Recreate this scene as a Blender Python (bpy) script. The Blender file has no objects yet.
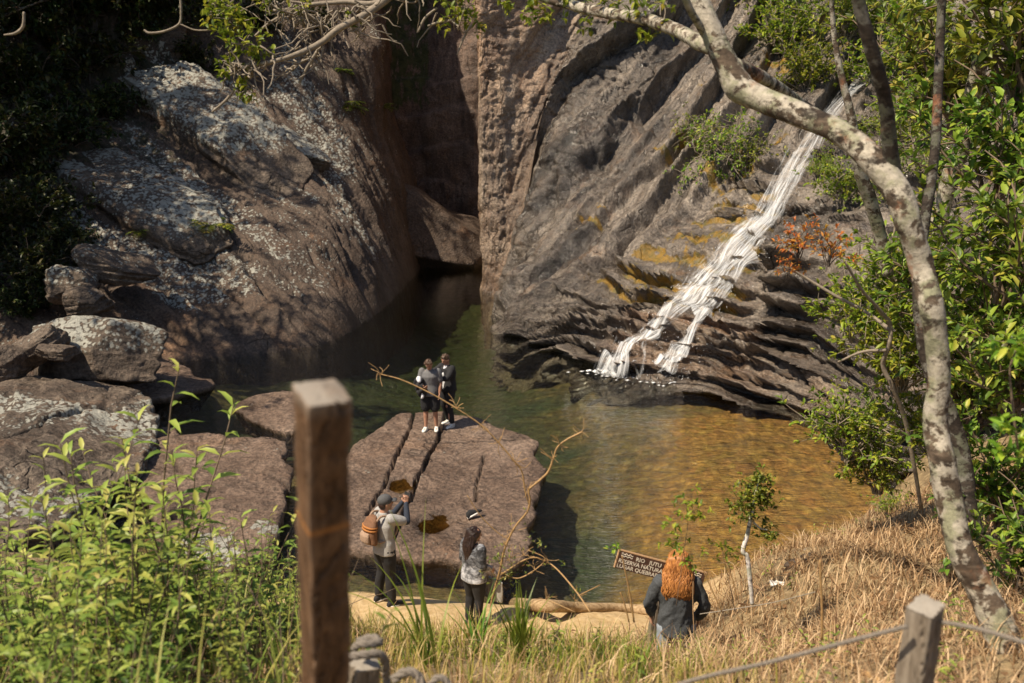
import bpy, math, random
import numpy as np
from mathutils import Vector, Matrix
from mathutils.bvhtree import BVHTree
rng = np.random.default_rng(11)
random.seed(11)
scn = bpy.context.scene
COL = scn.collection
PI = math.pi
# ------------------------------------------------------------------ camera model
F, CX, CY, H = 1000.0, 512.0, 341.5, 7.2
PITCH = math.radians(13.0)
CP, SP = math.cos(PITCH), math.sin(PITCH)
def ray(px, py):
    u, w = (px-CX)/F, -(py-CY)/F
    return np.array([u, CP + w*SP, -SP + w*CP])
def PY(px, py, Y):
    d = ray(px, py); t = Y/d[1]
    return np.array([d[0]*t, Y, H + d[2]*t])
def PZ(px, py, z=0.0):
    d = ray(px, py); t = (z-H)/d[2]
    return np.array([d[0]*t, d[1]*t, z])
# ------------------------------------------------------------------ noise
def _h(ix, iy, iz, seed):
    n = (ix.astype(np.int64)*374761393 + iy.astype(np.int64)*668265263 + iz.astype(np.int64)*2147483647 + seed*1274126177) & 0xffffffff
    n = ((n ^ (n >> 13))*1274126177) & 0xffffffff
    n = ((n ^ (n >> 16))*2246822519) & 0xffffffff
    return ((n ^ (n >> 15)) & 0xffffff)/float(0xffffff)
def vnoise(P, seed=0):
    P = np.asarray(P, float); i = np.floor(P); f = P-i; u = f*f*f*(f*(f*6-15)+10)
    x, y, z = i[..., 0], i[..., 1], i[..., 2]
    r = 0
    for dx in (0, 1):
        wx = u[..., 0] if dx else 1-u[..., 0]
        for dy in (0, 1):
            wy = u[..., 1] if dy else 1-u[..., 1]
            for dz in (0, 1):
                wz = u[..., 2] if dz else 1-u[..., 2]
                r = r + wx*wy*wz*_h(x+dx, y+dy, z+dz, seed)
    return r*2-1
def fbm(P, sc=1.0, oc=5, seed=0, gain=.5):
    P = np.asarray(P, float)*sc; a, s, t = 1.0, 0, 0
    for k in range(oc):
        s = s + a*vnoise(P + k*17.3, seed+k); t += a; a *= gain; P = P*2.03
    return s/t
def sstep(a, b, x):
    t = np.clip((np.asarray(x, float)-a)/(b-a), 0, 1); return t*t*(3-2*t)
# ------------------------------------------------------------------ mesh helpers
def mk(name, V, faces, mat=None, parent=None, attrs=None, smooth=True, loc=None, fmat=None, uv=None):
    V = np.asarray(V, np.float32).reshape(-1, 3)
    if loc is not None: V = V - np.asarray(loc, np.float32)
    faces = [np.asarray(f, np.int32) for f in (faces if isinstance(faces, list) else [faces])]
    faces = [f for f in faces if f.size]
    me = bpy.data.meshes.new(name)
    me.vertices.add(len(V)); me.vertices.foreach_set('co', V.ravel())
    li = np.concatenate([f.ravel() for f in faces]); sz = np.concatenate([np.full(len(f), f.shape[1], np.int32) for f in faces])
    st = np.concatenate([[0], np.cumsum(sz)[:-1]]).astype(np.int32)
    me.loops.add(len(li)); me.loops.foreach_set('vertex_index', li)
    me.polygons.add(len(sz)); me.polygons.foreach_set('loop_start', st); me.polygons.foreach_set('loop_total', sz)
    me.polygons.foreach_set('use_smooth', np.full(len(sz), bool(smooth)))
    if fmat is not None: me.polygons.foreach_set('material_index', np.asarray(fmat, np.int32))
    me.update(calc_edges=True)
    for k, a in (attrs or {}).items():
        at = me.attributes.new(k, 'FLOAT', 'POINT'); at.data.foreach_set('value', np.asarray(a, np.float32).ravel())
    if uv is not None:
        l = me.uv_layers.new(name='UVMap'); l.data.foreach_set('uv', np.asarray(uv, np.float32)[li].ravel())
    for m in (mat if isinstance(mat, (list, tuple)) else [mat]):
        if m is not None: me.materials.append(m)
    o = bpy.data.objects.new(name, me); COL.objects.link(o)
    if loc is not None: o.location = Vector([float(c) for c in loc])
    if parent is not None:
        o.parent = parent
        if loc is not None: o.location = Vector([float(c) for c in loc]) - parent.location
    return o
def tag(o, label=None, cat=None, group=None, kind=None):
    if label: o['label'] = label
    if cat: o['category'] = cat
    if group: o['group'] = group
    if kind: o['kind'] = kind
    return o
def empty(name, loc, label=None, cat=None, group=None, rz=0):
    o = bpy.data.objects.new(name, None); COL.objects.link(o)
    o.location = Vector([float(c) for c in loc]); o.rotation_euler = (0, 0, rz); o.empty_display_size = .2
    return tag(o, label, cat, group)
def dup(o, loc, rz=0, sc=1.0, label=None, group=None, rx=0, ry=0):
    c = o.copy(); COL.objects.link(c)
    c.location = Vector([float(v) for v in loc]); c.rotation_euler = (rx, ry, rz); c.scale = (sc, sc, sc) if np.isscalar(sc) else sc
    if label: c['label'] = label
    if group: c['group'] = group
    for ch in list(o.children):
        d = ch.copy(); COL.objects.link(d); d.parent = c
        for g in list(ch.children):
            e = g.copy(); COL.objects.link(e); e.parent = d
    return c
class MB:
    """collects verts / quads / tris of ONE mesh"""
    def __init__(s): s.v = []; s.q = []; s.t = []; s.n = 0; s.a = {}; s.uv = []
    def add(s, V, Q=None, T=None, uv=None, **at):
        V = np.asarray(V, float).reshape(-1, 3)
        if Q is not None and len(Q): s.q.append(np.asarray(Q)+s.n)
        if T is not None and len(T): s.t.append(np.asarray(T)+s.n)
        for k, a in at.items(): s.a.setdefault(k, []).append((s.n, np.broadcast_to(np.asarray(a, float), (len(V),))))
        if uv is not None: s.uv.append((s.n, uv))
        s.v.append(V); s.n += len(V)
    def build(s, name, mat=None, parent=None, **kw):
        V = np.concatenate(s.v)
        F_ = []
        if s.q: F_.append(np.concatenate(s.q))
        if s.t: F_.append(np.concatenate(s.t))
        at = {}
        for k, L in s.a.items():
            z = np.zeros(len(V))
            for n, a in L: z[n:n+len(a)] = a
            at[k] = z
        if s.uv:
            u = np.zeros((len(V), 2))
            for n, a in s.uv: u[n:n+len(a)] = a
            kw['uv'] = u
        return mk(name, V, F_, mat, parent, at, **kw)
    def box(s, c, size, R=None, **at):
        b = np.array([(x, y, z) for x in (-.5, .5) for y in (-.5, .5) for z in (-.5, .5)])*np.asarray(size)
        if R is not None: b = b @ np.asarray(R).T
        s.add(b+np.asarray(c), [(0, 1, 3, 2), (4, 6, 7, 5), (0, 4, 5, 1), (2, 3, 7, 6), (0, 2, 6, 4), (1, 5, 7, 3)], **at)
    def tube(s, path, rad, n=8, cap=True, bump=0, seed=0, **at):
        P = np.asarray(path, float); m = len(P); r = np.broadcast_to(np.asarray(rad, float), (m,))
        T = np.gradient(P, axis=0); T /= np.linalg.norm(T, axis=1)[:, None]+1e-9
        up = np.array([0, 0, 1.]) if abs(T[0, 2]) < .9 else np.array([1., 0, 0])
        N = np.zeros_like(P); v = np.cross(T[0], up); v /= np.linalg.norm(v)
        for i in range(m):
            v = v - T[i]*v.dot(T[i]); v /= np.linalg.norm(v)+1e-9; N[i] = v
        B = np.cross(T, N)
        a = np.linspace(0, 2*PI, n, endpoint=False)
        rr = np.repeat(r[:, None], n, 1)
        if bump:
            D = N[:, None]*np.cos(a)[None, :, None]+B[:, None]*np.sin(a)[None, :, None]
            rr = rr*(1+bump*fbm(P[:, None]*1.0+D*r.mean()*1.5, 4/r.mean()*.12, 4, seed))
        V = P[:, None]+(N[:, None]*np.cos(a)[None, :, None]+B[:, None]*np.sin(a)[None, :, None])*rr[..., None]
        i = np.arange(m-1)[:, None]*n; j = np.arange(n)[None]; k = (j+1) % n
        Q = np.stack([i+j, i+k, i+n+k, i+n+j], -1).reshape(-1, 4)
        V = V.reshape(-1, 3); Tt = []
        if cap:
            V = np.vstack([V, P[:1]-T[:1]*r[0]*.3, P[-1:]+T[-1:]*r[-1]*.3])
            Tt = [(m*n, (q+1) % n, q) for q in range(n)]+[(m*n+1, (m-1)*n+q, (m-1)*n+(q+1) % n) for q in range(n)]
        s.add(V, Q, Tt, **at)
    def leaves(s, P, D, N, L, W, rnd=None, curl=.15, fold=.25):
        """lanceolate leaves: base P, direction D, normal N, length L, width W (all arrays)"""
        P, D, N = (np.asarray(a, float).reshape(-1, 3) for a in (P, D, N)); n = len(P)
        D = D/(np.linalg.norm(D, axis=1)[:, None]+1e-9)
        S = np.cross(D, N); S /= np.linalg.norm(S, axis=1)[:, None]+1e-9; N = np.cross(S, D)
        L = np.broadcast_to(np.asarray(L, float), (n,))[:, None]; W = np.broadcast_to(np.asarray(W, float), (n,))[:, None]
        a = P; m1 = P+D*L*.35; m2 = P+D*L*.72-N*L*curl*.35; t = P+D*L-N*L*curl
        l1, r1 = m1+S*W*.5+N*W*fold, m1-S*W*.5+N*W*fold
        l2, r2 = m2+S*W*.38+N*W*fold*.7, m2-S*W*.38+N*W*fold*.7
        V = np.stack([a, l1, l2, t, r2, r1, m1, m2], 1).reshape(-1, 3)
        o = np.arange(n)[:, None]*8
        Q = np.concatenate([o+np.array([[6, 1, 2, 7]]), o+np.array([[6, 7, 4, 5]])])
        T = np.concatenate([o+np.array([[0, 1, 6]]), o+np.array([[0, 6, 5]]), o+np.array([[7, 2, 3]]), o+np.array([[7, 3, 4]])])
        r = rng.random(n) if rnd is None else np.broadcast_to(np.asarray(rnd, float), (n,))
        s.add(V, Q, T, rnd=np.repeat(r, 8))
    def blades(s, P, A, L, W, lean, rnd=None, seg=4):
        """grass blades rooted at P, azimuth A, length L, width W, lean (bend in rad)"""
        P = np.asarray(P, float); n = len(P)
        A = np.broadcast_to(np.asarray(A, float), (n,)); L = np.broadcast_to(np.asarray(L, float), (n,))
        W = np.broadcast_to(np.asarray(W, float), (n,)); lean = np.broadcast_to(np.asarray(lean, float), (n,))
        d = np.stack([np.cos(A), np.sin(A), 0*A], 1); sd = np.stack([-np.sin(A), np.cos(A), 0*A], 1)
        p = P.copy(); rows = []
        for k in range(seg+1):
            t = k/seg
            w = (W*(1-t**1.5)*.5+1e-4)[:, None]
            rows += [p+sd*w, p-sd*w]
            th = lean*(.25+1.1*t)
            p = p+(d*np.sin(th)[:, None]+np.array([0, 0, 1.])*np.cos(th)[:, None])*(L/seg)[:, None]
        V = np.stack(rows, 1).reshape(-1, 3); m = 2*(seg+1)
        o = np.arange(n)[:, None]*m
        Q = np.concatenate([o+np.array([[2*k, 2*k+1, 2*k+3, 2*k+2]]) for k in range(seg)])
        r = rng.random(n) if rnd is None else np.broadcast_to(np.asarray(rnd, float), (n,))
        s.add(V, Q, rnd=np.repeat(r, m))
def cat(P, n=8):
    """Catmull-Rom through points"""
    P = np.asarray(P, float); E = np.vstack([2*P[0]-P[1], P, 2*P[-1]-P[-2]]); out = []
    for i in range(1, len(E)-2):
        p0, p1, p2, p3 = E[i-1:i+3]
        for t in np.linspace(0, 1, n, endpoint=False):
            out.append(.5*((2*p1)+(-p0+p2)*t+(2*p0-5*p1+4*p2-p3)*t*t+(-p0+3*p1-3*p2+p3)*t**3))
    out.append(P[-1]); return np.array(out)
def loft(rows, res=.08, attrs=None):
    """control net R x C x 3 -> dense grid, plus (u, v) index parameters"""
    C = np.asarray(rows, float)
    def axis(C, ax):
        d = np.linalg.norm(np.diff(C, axis=ax), axis=2).mean(axis=1-ax)
        ts = [np.linspace(i, i+1, max(2, int(math.ceil(dd/res))), endpoint=False) for i, dd in enumerate(d)]
        return np.concatenate(ts+[[len(d)]])
    def interp(C, t):       # along axis 0, Catmull-Rom with softened tangents
        n = len(C); i = np.clip(np.floor(t).astype(int), 0, n-2); f = (t-i)[:, None, None]
        p0, p1, p2, p3 = C[np.clip(i-1, 0, n-1)], C[i], C[i+1], C[np.clip(i+2, 0, n-1)]
        m1, m2 = (p2-p0)*.35, (p3-p1)*.35
        return (2*f**3-3*f**2+1)*p1+(f**3-2*f**2+f)*m1+(-2*f**3+3*f**2)*p2+(f**3-f**2)*m2
    tv, tu = axis(C, 0), axis(C, 1)
    G = interp(C, tv); G = interp(G.transpose(1, 0, 2), tu).transpose(1, 0, 2)
    U, V = np.meshgrid(tu, tv)
    return G, U, V
def gnormal(G):
    n = np.cross(np.gradient(G, axis=1), np.gradient(G, axis=0)); return n/(np.linalg.norm(n, axis=2)[..., None]+1e-9)
def gquads(nv, nu):
    i = np.arange(nv-1)[:, None]*nu; j = np.arange(nu-1)[None]
    return np.stack([i+j, i+j+1, i+nu+j+1, i+nu+j], -1).reshape(-1, 4)
def saw(q, sharp=.86):
    f = q-np.floor(q); return np.where(f < sharp, f/sharp, 1-sstep(0, 1, (f-sharp)/(1-sharp)))
BV = {}
def register(key, G, Q): BV[key] = BVHTree.FromPolygons([tuple(v) for v in np.asarray(G).reshape(-1, 3)], [tuple(int(i) for i in q) for q in Q])
def hit(px, py, keys=None):
    d = Vector(ray(px, py)); d.normalize(); best = None
    for k in (keys or BV):
        r = BV[k].ray_cast(Vector((0, 0, H)), d)
        if r[0] is not None and (best is None or r[3] < best[3]): best = r
    return (np.array(best[0]), np.array(best[1])) if best else (None, None)
# ------------------------------------------------------------------ material helpers
class NT:
    def __init__(s, name):
        s.m = bpy.data.materials.new(name); s.m.use_nodes = True; s.t = s.m.node_tree; s.t.nodes.clear()
        s.out = s.t.nodes.new('ShaderNodeOutputMaterial')
    def n(s, typ, ins=None, **props):
        nd = s.t.nodes.new('ShaderNode'+typ)
        for k, v in props.items(): setattr(nd, k, v)
        for k, v in (ins or {}).items(): s.set(nd.inputs[k], v)
        return nd
    def set(s, sock, v):
        if isinstance(v, bpy.types.NodeSocket): s.t.links.new(v, sock)
        elif isinstance(v, bpy.types.Node): s.t.links.new(v.outputs[0], sock)
        else:
            if sock.type == 'RGBA' and len(v) == 3: v = (*v, 1)
            sock.default_value = v
    def math(s, op, a, b=0.0, clamp=False): return s.n('Math', {0: a, 1: b}, operation=op, use_clamp=clamp).outputs[0]
    def mix(s, f, a, b, mode='MIX'):
        nd = s.n('Mix', data_type='RGBA', blend_type=mode); s.set(nd.inputs[0], f); s.set(nd.inputs[6], a); s.set(nd.inputs[7], b); return nd.outputs[2]
    def coord(s, kind='Object'): return s.n('TexCoord').outputs[kind]
    def map(s, v, sc=(1, 1, 1), rot=(0, 0, 0), loc=(0, 0, 0)): return s.n('Mapping', {0: v, 1: loc, 2: rot, 3: sc}).outputs[0]
    def noise(s, v, sc=1.0, det=6, rough=.55, dist=0): return s.n('TexNoise', {'Vector': v, 'Scale': sc, 'Detail': det, 'Roughness': rough, 'Distortion': dist}).outputs['Fac']
    def vor(s, v, sc=1.0, feature='F1', out='Distance'): return s.n('TexVoronoi', {'Vector': v, 'Scale': sc}, feature=feature).outputs[out]
    def ramp(s, f, stops, interp='LINEAR'):
        nd = s.n('ValToRGB', {0: f}); cr = nd.color_ramp; cr.interpolation = interp
        while len(cr.elements) < len(stops): cr.elements.new(.5)
        for e, (p, c) in zip(cr.elements, stops):
            e.position = p; e.color = (*c, 1) if not np.isscalar(c) else (c, c, c, 1)
        return nd.outputs[0]
    def rng(s, f, a, b, c=0.0, d=1.0): return s.n('MapRange', {0: f, 1: a, 2: b, 3: c, 4: d}, interpolation_type='SMOOTHSTEP').outputs[0]
    def attr(s, name, out='Fac'): return s.n('Attribute', attribute_name=name).outputs[out]
    def bump(s, h, strength=.5, dist=.05, normal=None):
        nd = s.n('Bump', {'Strength': strength, 'Distance': dist, 'Height': h})
        if normal is not None: s.set(nd.inputs['Normal'], normal)
        return nd.outputs[0]
    def pbsdf(s, color, rough=.7, normal=None, **kw):
        ins = {'Base Color': color, 'Roughness': rough}; ins.update(kw)
        if normal is not None: ins['Normal'] = normal
        return s.n('BsdfPrincipled', ins)
    def done(s, shader, vol=None):
        s.t.links.new(shader.outputs[0] if isinstance(shader, bpy.types.Node) else shader, s.out.inputs[0])
        if vol is not None: s.t.links.new(vol.outputs[0], s.out.inputs[1])
        return s.m
def rock_mat(name, c0, c1, c2, rough=(.55, .85), lichen=(.40, .40, .35), moss=(.20, .12, .02), rust=(.26, .12, .05), streak_rot=(0, 0, 0), streak_sc=(3, 3, .35), spec=.4, sc=1.0, rustamt=.35, lich_sc=3.2, crack_sc=.45, sattr=False, contrast=1.0):
    b = NT(name); co = b.coord(); 
    n1 = b.noise(co, .45*sc, 8, .6, .3); n2 = b.noise(co, 2.6*sc, 10, .68); n3 = b.noise(co, 13*sc, 6, .6)
    if sattr:
        sv_ = b.n('CombineXYZ', {0: b.attr('sx'), 1: b.attr('sy'), 2: 0.0}).outputs[0]; scv = b.n('VectorMath', {0: sv_, 1: b.n('VectorMath', {0: co, 1: (.06, .06, .06)}, operation='MULTIPLY').outputs[0]}, operation='ADD').outputs[0]
        st = b.math('ADD', b.math('MULTIPLY', b.noise(b.map(scv, (1.1, .16, 1)), 1.0, 8, .62, .5), .6), b.math('MULTIPLY', b.noise(b.map(scv, (4.5, .5, 1)), 1.0, 8, .65, .4), .4))
        st = b.math('ADD', b.math('MULTIPLY', b.math('SUBTRACT', st, .5), 1.5*contrast), .5)
    else: st = b.noise(b.map(co, streak_sc, streak_rot), 1.0, 7, .62, .6)
    f = b.math('ADD', b.math('MULTIPLY', n1, .45), b.math('ADD', b.math('MULTIPLY', n2, .3), b.math('MULTIPLY', st, .45)))
    col = b.ramp(f, [(.40, c0), (.58, c1), (.78, c2)])
    rs = b.rng(b.noise(b.map(co, (1, 1, 1), (0, 0, 0), (7, 3, 1)), .7*sc, 6, .6, .5), .56, .72)
    col = b.mix(b.math('MULTIPLY', rs, rustamt), col, rust)
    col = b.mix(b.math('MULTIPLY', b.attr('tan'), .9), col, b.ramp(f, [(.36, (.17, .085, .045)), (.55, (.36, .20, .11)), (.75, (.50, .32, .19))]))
    fine = b.math('MULTIPLY', b.rng(n3, .30, .75, .5, 1.45), b.rng(b.noise(co, 48, 4, .6), .3, .7, .78, 1.22))
    col = b.mix(1.0, col, b.n('CombineColor', {0: fine, 1: fine, 2: fine}).outputs[0], 'MULTIPLY')
    # wet dark streaks
    wet = b.attr('wet'); wf = b.math('MULTIPLY', wet, b.rng(st, .35, .6, 1, .35))
    col = b.mix(b.math('MULTIPLY', wf, .75), col, tuple(.28*x for x in c0))
    # cracks
    cr = b.vor(b.n('VectorMath', {0: b.map(co, streak_sc, streak_rot), 1: b.n('TexNoise', {'Vector': co, 'Scale': 1.3*sc, 'Detail': 4}).outputs['Color']}, operation='ADD').outputs[0], crack_sc, 'DISTANCE_TO_EDGE')
    crk = b.math('MULTIPLY', b.rng(cr, .0, .03, 1, 0), b.rng(n1, .5, .62))
    col = b.mix(b.math('MULTIPLY', crk, .5), col, tuple(.3*x for x in c0))
    # lichen crust: blotches made of many small spots
    la = b.attr('lichen'); ln = b.noise(co, lich_sc*sc, 12, .75, .2); sp = b.vor(co, 9*sc)
    lf = b.rng(b.math('ADD', b.math('ADD', ln, b.math('MULTIPLY', b.math('SUBTRACT', sp, .30), -.42)), b.math('MULTIPLY', b.math('SUBTRACT', la, .5), .5)), .56, .63)
    lf = b.math('MULTIPLY', lf, b.rng(la, .02, .15))
    lc = b.mix(b.rng(n2, .35, .7), lichen, tuple(.62*x for x in lichen))
    col = b.mix(b.math('MULTIPLY', lf, .85), col, lc)
    ma = b.attr('moss'); mn = b.noise(b.map(co, (2.2, 2.2, .8)), 1.6*sc, 10, .7)
    mf = b.math('MULTIPLY', b.rng(b.math('ADD', mn, b.math('MULTIPLY', b.math('SUBTRACT', ma, .5), .5)), .54, .63), b.rng(ma, .02, .15))
    mc = b.mix(b.rng(n2, .4, .65), moss, (moss[0]*.35, moss[1]*.55, moss[2]*.6))
    col = b.mix(b.math('MULTIPLY', mf, .9), col, mc)
    hgt = b.math('ADD', b.math('ADD', b.math('MULTIPLY', n2, 1.0), b.math('MULTIPLY', n3, .35)), b.math('ADD', b.math('MULTIPLY', st, .7), b.math('ADD', b.math('MULTIPLY', lf, .12), b.math('MULTIPLY', crk, -.35))))
    nm = b.bump(hgt, 1.0, .13)
    r = b.rng(n2, .3, .7, rough[0], rough[1])
    r = b.math('SUBTRACT', r, b.math('MULTIPLY', wf, .35)); r = b.math('MAXIMUM', r, .16)
    return b.done(b.pbsdf(col, r, nm, **{'Specular IOR Level': spec}))
def leaf_mat(name, stops, trans=.35, rough=.45, hue_var=.03, attr='rnd'):
    b = NT(name); a = b.attr(attr); oi = b.n('ObjectInfo').outputs['Random']
    col = b.ramp(a, stops)
    hsv = b.n('HueSaturation', {'Hue': b.rng(oi, 0, 1, .5-hue_var, .5+hue_var*.6), 'Saturation': 1.0, 'Value': b.rng(oi, 0, 1, .85, 1.15), 'Color': col})
    p = b.pbsdf(hsv, rough, **{'Specular IOR Level': .35}); t = b.n('BsdfTranslucent', {'Color': hsv})
    mx = b.n('MixShader', {0: trans}); b.set(mx.inputs[1], p); b.set(mx.inputs[2], t)
    return b.done(mx)
def plain(name, col, rough=.7, bumpsc=None, bs=.3, var=.25, **kw):
    b = NT(name); co = b.coord()
    n = b.noise(co, (bumpsc or 20), 5, .6)
    c = b.mix(b.rng(n, .3, .7), tuple(x*(1-var) for x in col), tuple(min(1, x*(1+var)) for x in col))
    return b.done(b.pbsdf(c, rough, b.bump(n, bs, .01) if bumpsc else None, **kw))
# ------------------------------------------------------------------ world, sun, camera, render
SUN = Vector((-.86, -.50, 0)).normalized(); EL = math.radians(56)
w = bpy.data.worlds.new('World'); scn.world = w; w.use_nodes = True
wn = w.node_tree; bg = wn.nodes['Background']
sky = wn.nodes.new('ShaderNodeTexSky'); sky.sky_type = 'NISHITA'; sky.sun_disc = False
sky.sun_elevation = EL; sky.sun_rotation = math.atan2(SUN.x, SUN.y) % (2*PI)
wn.links.new(sky.outputs[0], bg.inputs[0]); bg.inputs[1].default_value = .085
sl = bpy.data.lights.new('sun', 'SUN'); sl.energy = 4.6; sl.angle = math.radians(.55); sl.color = (1, .89, .73)
so = bpy.data.objects.new('sun', sl); COL.objects.link(so)
sd = Vector((SUN.x*math.cos(EL), SUN.y*math.cos(EL), math.sin(EL)))
so.rotation_euler = sd.to_track_quat('Z', 'Y').to_euler(); so.location = sd*60
cam = bpy.data.cameras.new('camera'); co_ = bpy.data.objects.new('camera', cam); COL.objects.link(co_)
co_.location = (0, 0, H); co_.rotation_euler = (PI/2-PITCH, 0, 0)
cam.sensor_width = 36; cam.lens = F/1024*36; cam.clip_start = .1; cam.clip_end = 1500
cam.dof.use_dof = True; cam.dof.focus_distance = 14.0; cam.dof.aperture_fstop = 2.0
scn.camera = co_
scn.render.engine = 'CYCLES'
scn.view_settings.view_transform = 'Standard'; scn.view_settings.look = 'None'; scn.view_settings.exposure = 0.62; scn.view_settings.gamma = 1
scn.view_settings.use_white_balance = True; scn.view_settings.white_balance_temperature = 6950
scn.cycles.use_denoising = True
try: scn.cycles.denoiser = 'OPENIMAGEDENOISE'
except Exception: pass
scn.cycles.max_bounces = 8; scn.cycles.transparent_max_bounces = 24; scn.cycles.sample_clamp_indirect = 6
scn.cycles.caustics_reflective = False; scn.cycles.caustics_refractive = False

# ------------------------------------------------------------------ materials of the setting
M = {}
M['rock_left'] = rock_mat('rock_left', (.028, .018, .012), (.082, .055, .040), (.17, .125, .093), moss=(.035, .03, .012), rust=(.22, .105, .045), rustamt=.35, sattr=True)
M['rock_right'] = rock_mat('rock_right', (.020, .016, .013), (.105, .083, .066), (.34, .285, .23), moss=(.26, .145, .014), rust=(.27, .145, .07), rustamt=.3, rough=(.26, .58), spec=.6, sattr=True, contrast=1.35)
M['rock_gorge'] = rock_mat('rock_gorge', (.045, .029, .022), (.13, .085, .064), (.25, .175, .135), streak_sc=(2.2, 2.2, .22), moss=(.05, .06, .012), rust=(.2, .10, .04))
M['rock_slab'] = rock_mat('rock_slab', (.055, .034, .024), (.15, .10, .072), (.27, .195, .148), streak_rot=(0, 0, math.radians(20)), streak_sc=(.7, .35, 1.2), rust=(.25, .135, .07), rough=(.45, .75), moss=(.05, .06, .02))
M['boulder'] = rock_mat('boulder_rock', (.03, .021, .015), (.105, .076, .056), (.22, .175, .135), streak_rot=(0, math.radians(32), math.radians(20)), streak_sc=(.6, 2.0, 3.2), moss=(.05, .06, .015))

# ------------------------------------------------------------------ right cliff
def N3(*r): return [list(x) for x in r]
wl = [(484, 292), (515, 297), (503, 331), (555, 352), (610, 370), (663, 379), (735, 395), (808, 413), (865, 452), (905, 480)]
r0 = [PZ(*p) for p in wl] + [np.array([11.5, 17.5, .6])]
rm = [p + np.array([-.12, -.25, -3.2]) for p in r0]
def row(L): return [PY(*p) for p in L]
r1 = row([(481, 200, 40.2), (532, 215, 40), (540, 272, 34.6), (590, 300, 31.4), (640, 318, 29.5), (698, 325, 28.0), (760, 338, 26.5), (788, 340, 25.3), (850, 360, 23.0), (930, 400, 20.5), (1080, 400, 18.5)])
r2 = row([(479, 110, 40.2), (545, 120, 41), (588, 190, 37), (640, 225, 34), (690, 242, 32), (742, 245, 30.6), (774, 268, 29), (792, 262, 28), (870, 270, 26), (960, 300, 24), (1120, 290, 22)])
r3 = row([(478, 20, 40.4), (570, 40, 42), (640, 100, 40.2), (700, 130, 38), (750, 150, 36), (790, 155, 35), (815, 172, 33), (840, 180, 32), (900, 185, 30), (1000, 200, 28), (1180, 180, 26)])
r4 = row([(477, -60, 40.6), (595, -40, 43.5), (690, 10, 43), (760, 30, 42), (810, 40, 41), (860, 60, 40), (880, 70, 39), (910, 80, 38), (970, 90, 36), (1060, 100, 34), (1260, 80, 32)])
r5 = row([(476, -200, 41), (610, -170, 45), (720, -130, 47), (800, -110, 47), (860, -100, 47), (920, -80, 47), (950, -60, 46), (990, -50, 45), (1050, -30, 43), (1150, -20, 41), (1350, -40, 40)])
rows = [rm, r0, r1, r2, r3, r4, r5]
back = [[r[0]+np.array([.9, 16., .5])] + [r[0]+np.array([.35, 5., .2])] for r in rows]
rows = [b+list(r) for b, r in zip(back, rows)]
G, U, V = loft(rows, .065); U = U-2; V = V-1
N = gnormal(G)
if (N[:, :, 1].mean()) > 0: N = -N
wlow = fbm(G, .22, 4, 3)
# diagonal slabs (lines run up the columns) on the upper-left, ledges (lines across) lower-right
wd = sstep(3.9, 3.1, U + (1.9-V)*.9 + .35*fbm(G, .4, 3, 35)) * sstep(.3, 1.2, U)
wled = (1-sstep(3.9, 3.1, U+(1.9-V)*.9 + .35*fbm(G, .4, 3, 35))) * sstep(1.3, 2.3, U)
S1 = U*1.55 - .42*V; W_ = np.stack([S1*.9, V*.55, 0*U], -1)
q1 = S1 + .75*fbm(W_, .8, 4, 21) + .25*fbm(G, .5, 3, 23)
am1 = np.clip(.25+1.1*(fbm(np.stack([np.floor(q1)*3.7, V*.6, 0*U], -1), 1, 3, 24)*.5+.5), .15, 1.3)
q1b = S1*3.1 + 1.5*fbm(W_, 1.3, 4, 25)
q2 = V*3.9 - U*.30 + fbm(G*np.array([.5, .5, 1.0]), .42, 4, 31)*1.9
am2 = np.clip(1.5*(fbm(np.stack([U*1.3, np.floor(q2)*3.3, 0*U], -1), 1, 3, 32)*1.1+.38), .0, 1.4)
q3 = V*13 - U*.8 + fbm(G, .6, 4, 41)*2.6
am3 = np.clip(fbm(np.stack([U*2.1, np.floor(q3)*3.3, 0*U], -1), 1, 3, 42)*.9+.5, 0, 1.2)
d = wd*(1.05*am1*(saw(q1, .78)-.4) + .14*(saw(q1b, .7)-.4)*sstep(-.3, .3, fbm(G, .4, 3, 26))) + wled*(-.50*am2*(saw(q2, .74)-.65) - .13*am3*(saw(q3, .72)-.6))
d = d + wd*.5*fbm(np.stack([S1*1.2, V*.35, 0*U], -1), 1.0, 4, 27)
def crease(P, sc, w, seed): return np.exp(-(fbm(P, sc, 4, seed)/w)**2)
SX = 2.4*S1*(wd+.02)/(wd+wled+.02) + 1.15*q2*wled/(wd+wled+.02); SYv = 2.2*V*(1-wled) + wled*2.4*U
d = d - wd*.20*crease(np.stack([S1*1.6, V*.45, 0*U], -1), .9, .05, 28) - (wd+wled)*.16*crease(G*np.array([.8, .8, 1.3]), .55, .035, 29) - .07*crease(G, 1.5, .05, 30)
d = d + (wd+.4*wled)*  .045*fbm(np.stack([SX*1.4, SYv*.35, 0*U], -1), 1.0, 5, 33)
d = d + .55*wlow*sstep(0, 2, U) + .16*fbm(G, .9, 5, 9) + .05*fbm(G, 3.5, 4, 10)
# vertical flutes on the brown corner wall
d = d + (1-sstep(.15, .8, np.abs(U)))*.22*fbm(np.stack([0*G[..., 2], 0*G[..., 2], G[..., 2]], -1), .55, 4, 37) + .09*(1-sstep(.6, 1.4, U))*fbm(G*np.array([2.4, 2.4, .12]), 1.0, 4, 12)
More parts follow.
